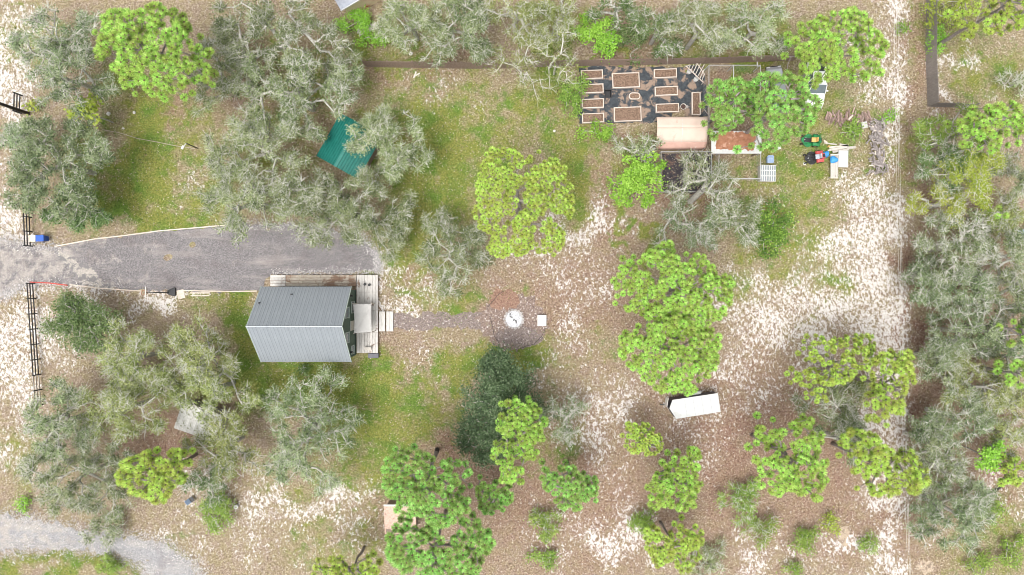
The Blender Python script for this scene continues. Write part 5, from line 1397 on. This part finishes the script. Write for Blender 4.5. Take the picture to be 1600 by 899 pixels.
PN = [0]
def pine(label, lobes, h, needle, sz=1.0, gap=.25, base=None, burnt=False, space=.49, dome=.16, sparse_low=.35, group=None):
    """lobes: (px,py,rx,ry) outlines of the crown as the photo shows them"""
    PN[0] += 1; rng = np.random.default_rng(500 + PN[0])
    zc = .80 * h; f = S * (H - zc) / H
    L = [((a - 800) * f, (449.5 - b) * f, c * f, d * f) for a, b, c, d in lobes]
    ar = [l[2] * l[3] for l in L]
    if base: bx, by = P(*base)
    else: bx, by = sum(l[0] * a for l, a in zip(L, ar)) / sum(ar), sum(l[1] * a for l, a in zip(L, ar)) / sum(ar)
    t_ = thing('pine_tree', label, 'tree', (bx, by, 0), rng.uniform(0, 0), group)
    top = (sum(l[0] * a for l, a in zip(L, ar)) / sum(ar) - bx, sum(l[1] * a for l, a in zip(L, ar)) / sum(ar) - by)
    pts = []; ph = rng.uniform(0, 6.28, 6)
    sp = space * sz
    SL = []
    for l in L:                                    # boughs: overlapping clusters inside each outline
        k = int(np.clip(l[2] * l[3] * .55, 4, 14)); rs_ = math.sqrt(l[2] * l[3] / k) * 1.20
        for q in range(k):
            a = 2.399963 * q + ph[3] + rng.uniform(-.35, .35); r = math.sqrt((q + .5) / k)
            SL.append((l[0] + l[2] * r * .86 * math.cos(a), l[1] + l[3] * r * .86 * math.sin(a), rs_ * rng.uniform(.7, 1.15), rng.normal(0, .35)))
    SLA = np.array(SL)
    x0 = min(l[0] - l[2] for l in L); x1 = max(l[0] + l[2] for l in L); y0 = min(l[1] - l[3] for l in L); y1 = max(l[1] + l[3] for l in L)
    for layer in range(2):
        acc = np.zeros((0, 2)); tries = int((x1 - x0) * (y1 - y0) / sp ** 2 * 30)
        X = rng.uniform(x0, x1, tries); Y = rng.uniform(y0, y1, tries)
        wn = wave_noise(X, Y, 900 + PN[0] * 3 + layer, 2.2)
        for q in range(tries):
            best = 9
            for l in L:
                ex, ey = (X[q] - l[0]) / l[2], (Y[q] - l[1]) / l[3]; th = math.atan2(ey, ex)
                rr_ = 1 + .13 * math.sin(3 * th + ph[0]) + .11 * math.sin(5 * th + ph[1]) + .09 * math.sin(8 * th + ph[2])
                best = min(best, math.hypot(ex, ey) / rr_)
            ds = np.hypot(SLA[:, 0] - X[q], SLA[:, 1] - Y[q]) / SLA[:, 2]; js = int(np.argmin(ds))
            if best > 1.12 or ds[js] > 1 or (layer == 1 and rng.random() > .5): continue
            if rng.random() < .06 or wn[q] < -1.2 * (1 - 1.6 * gap) + .35 * best - (0 if layer == 0 else .5): continue
            if len(acc) and np.min((acc[:, 0] - X[q]) ** 2 + (acc[:, 1] - Y[q]) ** 2) < (sp * (1 if layer == 0 else 1.35) * rng.uniform(.85, 1.15)) ** 2: continue
            acc = np.vstack([acc, [X[q], Y[q]]])
            z = zc + dome * h * (1 - best ** 2) + .22 * wn[q] + rng.normal(0, .10) + SLA[js, 3] + .30 * (1 - ds[js] ** 2) - (0 if layer == 0 else rng.uniform(.7, 1.0 + .16 * h))
            pts.append((X[q] - bx, Y[q] - by, z, best))
            if len(pts) >= 298: break
    pts = np.array(pts); tips = pts[:, :3] - np.array([0, 0, .12])
    st = []; pr = []
    for k in range(10):
        fz = k / 9; st.append((top[0] * fz ** 1.5 + .05 * math.sin(k * 1.3), top[1] * fz ** 1.5 + .05 * math.cos(k * 1.7), h * .93 * fz)); pr.append(max(0, k - 1))
    st[0] = (0, 0, 0)
    nst = len(st)
    arr, par, cnt, ends, pl = grow(st, pr, tips, rng, .22, .8, .08, .05)
    i = np.arange(nst, len(arr)); p = par[nst:]
    rad = .018 + .10 * (cnt / max(1, cnt[nst:].max())) ** .55
    s_ = np.array(st); rt = np.linspace(.21, .05, nst) * (h / 12) ** .5
    mb = MB().tube(st, list(rt), 9); mb.build('trunk', M['bark_pine'], t_, smooth=True)
    if burnt:
        MB().tube([(0, 0, 0), tuple(s_[1] * .9)], [rt[0] * 1.12, rt[1] * 1.06], 9).build('burnt_bark', M['bark_burnt'], t_)
    V, F = tubes_np(arr[p], arr[i], np.minimum(rad[p], rad[i] * 1.5), rad[i], 5)
    crown = add_obj('crown', np_mesh('crown', V, F, M['bark_pine'], smooth=True), t_)
    tm = TUFTS[needle]
    for (x, y, z, bst) in pts:
        o = bpy.data.objects.new('needle_tuft', tm[rng.integers(len(tm))]); COL.objects.link(o); o.parent = crown
        o.location = (x, y, z)
        dx, dy = x - top[0], y - top[1]; dl = math.hypot(dx, dy) + .01
        tl = .10 + .30 * bst * rng.uniform(.4, 1.3)
        o.rotation_euler = (Matrix.Rotation(tl, 3, Vector((-dy / dl, dx / dl, 0))) @ Matrix.Rotation(rng.uniform(0, 6.28), 3, 'Z')).to_euler()
        s = sz * rng.uniform(.78, 1.16); o.scale = (s, s, s)
    return t_

PG = 'pines of the yard'
pine('big dense pine with bright tufts at the upper left', [(215, 70, 80, 58), (262, 105, 66, 52), (235, 45, 60, 30)], 13, 'needle_bright', 1.0, .12, group=PG)
pine('wide light green pine near the centre of the lawn', [(815, 300, 80, 72), (820, 360, 68, 40), (790, 300, 55, 50)], 11, 'needle_yellow', .82, .14, group=PG)
pine('large pine crown right of the centre, above the other half', [(1040, 440, 78, 62), (1085, 470, 62, 55)], 13, 'needle_bright', .92, .30, group=PG)
pine('large pine crown right of the centre, just above the trailer', [(1050, 560, 82, 54), (1030, 520, 60, 45)], 13, 'needle_bright', .92, .30, group=PG)
pine('pine spreading over the white pickup at the upper right', [(1305, 68, 66, 46), (1275, 95, 42, 42), (1345, 90, 42, 36)], 12, 'needle_bright', 1.0, .24, group=PG)
pine('dense round pine over the silver car', [(1222, 165, 46, 52), (1205, 190, 36, 36)], 13, 'needle_deep', 1.1, .05, group=PG)
pine('smaller dark pine growing through the wire pen', [(1146, 158, 38, 36), (1120, 190, 15, 14)], 9, 'needle_deep', 1.1, .22, group=PG)
pine('pine with leaning visible trunk above the pink shingled shed', [(665, 752, 64, 46), (690, 790, 44, 32), (625, 745, 26, 26)], 13, 'needle_deep', 1.0, .18, (683, 703), True, group=PG)
pine('dark green pine at the bottom edge below the shingled shed', [(690, 862, 82, 46), (640, 850, 30, 36)], 13, 'needle_deep', 1.12, .14, group=PG)
pine('bright pine beside the dark magnolia', [(815, 675, 42, 48), (795, 725, 26, 34)], 11, 'needle_bright', .95, .16, group=PG)
pine('small dark pine with bare leaning trunk right of the magnolia', [(897, 765, 36, 32), (856, 747, 16, 18)], 9, 'needle_deep', .95, .05, (886, 722), True, group=PG)
pine('small pine between the bright pine and the bottom pine', [(772, 778, 26, 31)], 7, 'needle_deep', 1.0, .15, group=PG)
pine('little pale pine below the trailer', [(1004, 690, 29, 30)], 6, 'needle_yellow', .7, .12, space=.5, group=PG)
pine('medium pine below the little pale pine', [(1055, 758, 42, 42), (1075, 718, 18, 20)], 8, 'needle_bright', .95, .18, group=PG)
pine('pine at the bottom right of centre beside a dark bush', [(1052, 848, 44, 44)], 7, 'needle_yellow', .9, .18, group=PG)
pine('pine with loose tufts in the lower right clearing', [(1230, 730, 62, 55), (1245, 680, 52, 26)], 12, 'needle_bright', 1.0, .28, group=PG)
pine('pine over the sandy track at the lower right', [(1390, 742, 60, 40), (1350, 700, 30, 26)], 12, 'needle_yellow', 1.0, .28, group=PG)
pine('thin yellowish pine across the track at mid right', [(1395, 585, 36, 42), (1385, 640, 30, 30)], 10, 'needle_yellow', .95, .36, group=PG)
pine('loose yellow green pine left of the track at mid right', [(1320, 560, 50, 36), (1280, 600, 40, 24)], 8, 'needle_yellow', .75, .30, space=.55, group=PG)
pine('pine below the short wooden fence at the right edge', [(1560, 190, 50, 42), (1520, 205, 26, 18)], 12, 'needle_bright', 1.0, .2, group=PG)
pine('pine at the top right corner', [(1575, 18, 52, 30), (1535, 5, 40, 18)], 12, 'needle_yellow', 1.0, .25, group=PG)
pine('compact yellow green pine with ring tufts at the lower left', [(243, 744, 54, 41)], 10, 'needle_yellow', 1.0, .03, group=PG)
pine('pine cut by the bottom edge at left of centre', [(560, 890, 46, 20), (515, 893, 26, 12)], 7, 'needle_yellow', .95, .2, group=PG)
pine('pine cut by the right edge at mid height', [(1596, 515, 18, 26)], 10, 'needle_bright', 1.05, .1, group=PG)
pine('pine cut by the right edge lower down', [(1594, 585, 16, 18)], 10, 'needle_bright', 1.05, .1, group=PG)
pine('low pine beside the fallen post at the right edge', [(1580, 735, 26, 22)], 5, 'needle_yellow', .9, .3, group=PG)
pine('small pine sapling at the right edge under the forest', [(1556, 335, 12, 14)], 6, 'needle_bright', .9, .1, group=PG)

OG = 'grey green oaks'
# upper left group
oak('pale grey oak tangle at the upper left edge', 80, 60, 78, 52, 8, 'oak_blue', group=OG, lai=.7)
oak('blue grey oak above the bent palm at upper left', 105, 120, 62, 46, 8, 'oak_blue', group=OG, lai=1.1, fill=1.65)
oak('large round blue green oak at the left edge above the driveway', 88, 255, 90, 88, 9, 'oak_blue', group=OG, lai=1.4, ntwig=2, fill=1.65)
oak('oak foliage beside the blue bin, lower part of the left clump', 120, 325, 60, 40, 6, 'oak_dark', group=OG, lai=1.3, ntwig=2)
oak('low oak crown behind the utility pole', 30, 220, 36, 40, 6, 'oak_blue', group=OG, lai=1.1)
oak('broad silvery oak at top left of centre', 430, 60, 120, 75, 9, 'oak_grey', group=OG, trunk_r=.38)
oak('silvery oak below the broad top left oak', 460, 145, 118, 62, 9, 'oak_grey', group=OG, trunk_r=.32)
oak('pale oak left of the big silvery oaks', 345, 100, 50, 70, 7, 'oak_pale', group=OG, lai=.9)
oak('pale oak left of the green roof', 400, 235, 88, 68, 8, 'oak_pale', group=OG)
oak('pale oak over the upper edge of the driveway', 380, 315, 78, 52, 8, 'oak_pale', group=OG)
oak('silvery oak right of the green roof', 606, 226, 60, 66, 8, 'oak_pale', group=OG, lai=1.4, fill=1.65)
oak('wide oak below the green roof over the driveway end', 545, 330, 108, 56, 8, 'oak_grey', group=OG, lai=1.4, fill=1.65)
oak('oak between the green roof and the driveway', 480, 300, 50, 40, 8, 'oak_grey', group=OG)
oak('grey oak with fan like twigs left of the light pine', 712, 392, 56, 68, 7, 'oak_grey', group=OG, lai=1.2, ntwig=6)
# lower left group
oak('dark green rounded oak below the driveway', 128, 508, 54, 46, 6, 'oak_dark', group=OG, lai=2.2, spread=.38, tips_m2=4, ntwig=1, fill=1.65)
oak('olive oak right of the dark rounded oak', 205, 560, 68, 58, 8, 'oak_olive', group=OG)
oak('pale olive oak left of the house', 305, 560, 62, 52, 8, 'oak_olive', group=OG, ntwig=6)
oak('olive oak between the mottled shed and the house', 330, 610, 68, 48, 8, 'oak_olive', group=OG, lai=1.0)
oak('grey olive oak left of the mottled shed', 190, 640, 84, 52, 8, 'oak_olive', group=OG, lai=1.1)
oak('grey oak at the left edge below the rail fence', 95, 660, 62, 62, 8, 'oak_grey', group=OG, lai=1.1)
oak('large grey oak at lower left above the gravel road', 118, 748, 86, 66, 8, 'oak_grey', group=OG, ntwig=6, fill=1.65)
oak('yellowish oak below the mottled shed', 345, 702, 62, 48, 8, 'oak_olive', group=OG, lai=1.2)
oak('dark undergrowth oak beside the compact ring tufted pine', 325, 755, 42, 26, 4, 'oak_dark', group=OG)
oak('grey oak with long silver limbs below the house', 480, 672, 80, 92, 8, 'oak_grey', group=OG, lai=.95, trunk_r=.34, ntwig=4)
oak('sparse grey tree beside the bright pine and magnolia', 878, 652, 36, 44, 6, 'oak_blue', group=OG, lai=.65)
# centre right
oak('grey oak spreading over the wire runs below the canopy', 1110, 288, 66, 48, 8, 'oak_grey', group=OG, lai=.5, lean=(-.6, -1.0), trunk_r=.3)
oak('blue grey oak below the wire runs', 1080, 350, 62, 38, 6, 'oak_blue', group=OG, lai=.75)
oak('grey oak left of the round dark green bush', 1150, 345, 48, 40, 6, 'oak_grey', group=OG, lai=.9)
oak('small pale oak at the left end of the canopy', 1000, 235, 36, 24, 4, 'oak_pale', group=OG, lai=.9)
# top row
oak('oak behind the fence right of the plank stack', 640, 30, 62, 44, 8, 'oak_pale', group=OG, lai=1.3)
oak('oak behind the fence at top, second right of the plank stack', 725, 40, 62, 58, 8, 'oak_grey', group=OG, lai=1.3)
oak('olive oak at the top edge above the bare trees', 805, 18, 56, 40, 8, 'oak_olive', group=OG)
oak('olive scrub oak left of the bright bushes at top', 870, 30, 36, 40, 6, 'oak_olive', group=OG)
oak('scrub oak behind the fence above the right bed column', 1030, 45, 40, 44, 6, 'oak_dark', group=OG, lai=1.0)
oak('scrubby oak between the bright bushes and the top edge', 965, 15, 40, 26, 5, 'oak_dark', group=OG, lai=.9)
oak('grey oak behind the fence above the canopy', 1095, 45, 58, 48, 8, 'oak_pale', group=OG)
oak('pale oak at the top, left of the pickup pine', 1185, 40, 56, 50, 8, 'oak_pale', group=OG, lai=.9)
oak('left one of two bare pale trees leaning by the fence', 815, 95, 44, 48, 9, 'oak_olive', 'bare_tree', bark='bark_pale', lai=.28, group='bare pale trees', trunk_r=.09, zc_f=.72, twr=.012, ntwig=4, tips_m2=1.9, fork=.22)
oak('right one of two bare pale trees leaning by the fence', 872, 82, 36, 54, 9, 'oak_olive', 'bare_tree', bark='bark_pale', lai=.28, group='bare pale trees', trunk_r=.09, zc_f=.72, twr=.012, ntwig=4, tips_m2=1.9, fork=.22)
# right forest strip
FG = 'trees of the right hand wood'
oak('green oak below the short fence at the right', 1495, 215, 52, 44, 8, 'shrub', group=FG, lai=1.3, ntwig=3)
oak('dark green oak at the left side of the right wood', 1475, 265, 42, 46, 7, 'oak_dark', group=FG)
oak('yellow green oak in the upper right wood', 1530, 272, 52, 46, 9.5, 'yellowgreen', group=FG, lai=1.0, ntwig=3)
oak('grey oak at the right edge beside the yellow green oak', 1585, 265, 32, 46, 8, 'oak_grey', group=FG)
oak('mixed green oak above the silver limbed oak', 1480, 318, 44, 30, 8, 'yellowgreen', group=FG)
oak('silver limbed oak at mid right', 1500, 385, 80, 52, 8, 'oak_grey', group=FG, lai=.85, ntwig=9, twr=.022, trunk_r=.32)
oak('grey oak at the right edge beside the silver limbed oak', 1580, 400, 42, 62, 8, 'oak_grey', group=FG, lai=.95, ntwig=5)
oak('pale green oak just below the silver limbed oak', 1495, 455, 68, 46, 8, 'oak_blue', group=FG, lai=1.3, fill=1.65)
oak('large soft grey green oak in the middle of the right wood', 1525, 520, 78, 56, 9, 'oak_blue', group=FG, lai=1.4, fill=1.65)
oak('oak crown at the left edge of the right wood, mid height', 1475, 560, 48, 44, 7, 'oak_grey', group=FG)
oak('olive oak below the large soft grey green oak', 1535, 600, 66, 44, 8, 'oak_olive', group=FG, lai=1.2)
oak('rounded grey green oak above the lime coloured bush', 1500, 655, 66, 52, 8, 'oak_blue', group=FG, lai=1.4, fill=1.65)
oak('grey oak with bare twigs in the lower right wood', 1475, 735, 52, 48, 7, 'oak_grey', group=FG, lai=.95, ntwig=6)
oak('blue grey oak at the bottom of the right wood', 1490, 800, 66, 60, 7, 'oak_blue', group=FG, lai=1.25, fill=1.65)
oak('olive scrub at the right edge of the lower wood', 1575, 680, 32, 40, 5, 'oak_olive', group=FG, lai=1.0)
oak('grey oak left of the track in the lower right', 1305, 635, 62, 46, 7, 'oak_grey', group=FG, lai=.8, ntwig=5)
oak('second grey oak left of the track below the first', 1320, 690, 46, 36, 6, 'oak_grey', group=FG, lai=.7, ntwig=5)

oak('olive oak at the right edge under the pine sapling', 1578, 335, 36, 36, 7, 'oak_olive', group=FG)
oak('grey oak at the right edge above the cut pines', 1582, 462, 34, 44, 8, 'oak_grey', group=FG)
oak('grey green oak behind the lower cut pine at the right edge', 1585, 560, 30, 40, 7, 'oak_blue', group=FG)
oak('olive oak at the right edge below the cut pines', 1588, 630, 26, 34, 7, 'oak_olive', group=FG)
oak('small grey oak on the left fringe of the lower right wood', 1450, 690, 26, 40, 6, 'oak_grey', group=FG)
oak('grey green oak on the left fringe of the mid right wood', 1452, 430, 24, 50, 6, 'oak_blue', group=FG)

# magnolia, broadleaf bushes, shrubs
oak('tall dark glossy magnolia below the fire pit', 782, 620, 50, 62, 8, 'magnolia', 'magnolia', lai=3.2, ntwig=0, l0=.14, l1=.26, wr=.55, spread=.36, tips_m2=6, fill=1.75)
oak('lower dark magnolia joined to the tall one', 758, 690, 32, 42, 6, 'magnolia', 'magnolia', lai=3.2, ntwig=0, l0=.14, l1=.26, wr=.55, spread=.36, tips_m2=6, fill=1.75)
def bush(label, px, py, rx, ry, h, leaf, lai=1.7, l0=.12, l1=.24, name='shrub', **k):
    return oak(label, px, py, rx, ry, h, leaf, name, 'bush', lai=lai, l0=l0, l1=l1, ntwig=k.pop('ntwig', 0), trunk_r=.06, tips_m2=k.pop('tips_m2', 3.0), spread=k.pop('spread', .28), group=k.pop('group', 'shrubs and bushes'), fork=.12, zc_f=.6, wr=.6, fill=k.pop('fill', 1.55), **k)
bush('bright green broadleaf tree left of the wire run', 1000, 283, 35, 41, 5, 'bright', 2.4, .18, .34, spread=.24, fill=1.6, tips_m2=5)
bush('round dark green bush at the end of the grey oaks', 1208, 364, 27, 34, 3.5, 'dark_shrub', 2.0, .14, .28, spread=.34, fill=1.75, tips_m2=5)
bush('bright leafy bush behind the fence, left one of the pair', 928, 42, 24, 26, 4, 'bright', 1.8, .16, .3)
bush('bright leafy bush behind the fence, right one of the pair', 952, 68, 17, 22, 3.5, 'bright', 1.8, .16, .3)
bush('brownish green thicket behind the fence', 985, 60, 22, 36, 3, 'oak_dark', 1.2)
bush('leafy vines climbing at the left end of the beds', 898, 150, 15, 36, 1.6, 'shrub', 1.9)
bush('low green hedge under the left beds', 938, 206, 36, 6, 1.0, 'bright', 1.9)
bush('green bush beside the plank stack at the top', 560, 32, 26, 16, 1.6, 'bright', 1.8)
bush('green bush under the plank stack', 588, 58, 24, 10, 1.4, 'bright', 1.6)
bush('bent yellow green palm like plant at upper left', 134, 174, 34, 15, 7.5, 'yellowgreen', 1.8, .25, .5)
bush('small yellow green plant beside the utility pole', 52, 168, 9, 9, 1.2, 'yellowgreen', 1.4, .2, .4)
bush('olive shrub at bottom left of centre, under the small dark pine', 852, 820, 24, 25, 1.8, 'shrub', 1.2, ntwig=2)
bush('small green shrub at the bottom centre edge', 850, 876, 19, 13, 1.2, 'shrub', 1.3)
bush('dark bush beside the bottom pine', 1005, 820, 18, 21, 2, 'shrub', 1.6)
bush('loose green shrub left of the loose tufted pine', 1165, 785, 34, 34, 2.2, 'shrub', .8, ntwig=3)
bush('loose green shrub below the other loose shrub', 1190, 825, 26, 26, 2, 'shrub', .8, ntwig=3)
bush('round green shrub in the lower right clearing', 1260, 846, 18, 19, 1.5, 'shrub', 1.4)
bush('small yellow green shrub in the lower right clearing', 1300, 817, 10, 14, 1.2, 'yellowgreen', 1.4)
bush('low green shrub beside the lower track', 1358, 850, 17, 12, 1.0, 'shrub', 1.0)
bush('dim green shrub at the bottom right of the clearing', 1243, 893, 20, 10, 1.2, 'shrub', 1.0)
bush('pale twiggy shrub at the bottom right of centre', 1110, 875, 36, 24, 2, 'oak_pale', .7, ntwig=4)
bush('green shrub in front of the lower left ring tufted pine', 342, 802, 30, 30, 2, 'shrub', 1.2, ntwig=1)
bush('tiny bright shrub above the gravel road', 35, 787, 9, 10, .9, 'bright', 1.7)
bush('lime coloured bush in the lower right wood', 1545, 712, 24, 20, 6.5, 'bright', 1.8, .16, .3)
bush('green bush climbing on the grey fence', 1467, 62, 9, 26, 2, 'bright', 1.6)
bush('yellow green bush at the top of the grey fence', 1485, 18, 38, 20, 2.5, 'yellowgreen', .9)
bush('small bush on the track at the top right', 1412, 44, 10, 9, .9, 'shrub', 1.0)
bush('low bush by the firewood heap', 1391, 181, 9, 9, .8, 'bright', 1.2)
bush('weedy bush between the firewood heaps', 1335, 205, 20, 12, .9, 'shrub', 1.0)
bush('low weedy bush at the bottom right corner, left one', 1530, 880, 26, 16, 1.2, 'shrub', .8)
bush('low weedy bush at the bottom right corner, right one', 1580, 860, 22, 26, 1.2, 'shrub', .8)
bush('sparse low bush near the fallen post', 1550, 805, 28, 18, 1.2, 'shrub', .7)
bush('bare grey bush by the right edge fence', 1590, 130, 26, 18, 2, 'oak_pale', .35, ntwig=6)
bush('low pale brush at the left of the gravel road', 170, 830, 40, 18, 2, 'oak_grey', .8, ntwig=3)
bush('dark shrub inside the gravel road bend', 172, 888, 20, 12, 1.1, 'shrub', 1.2)
bush('dark little shrub against the south wall of the house', 472, 578, 9, 9, 1.2, 'oak_dark', 1.2)
bush('mixed bush right of the loose yellow green pine', 1345, 610, 26, 20, 2, 'oak_olive', .9)
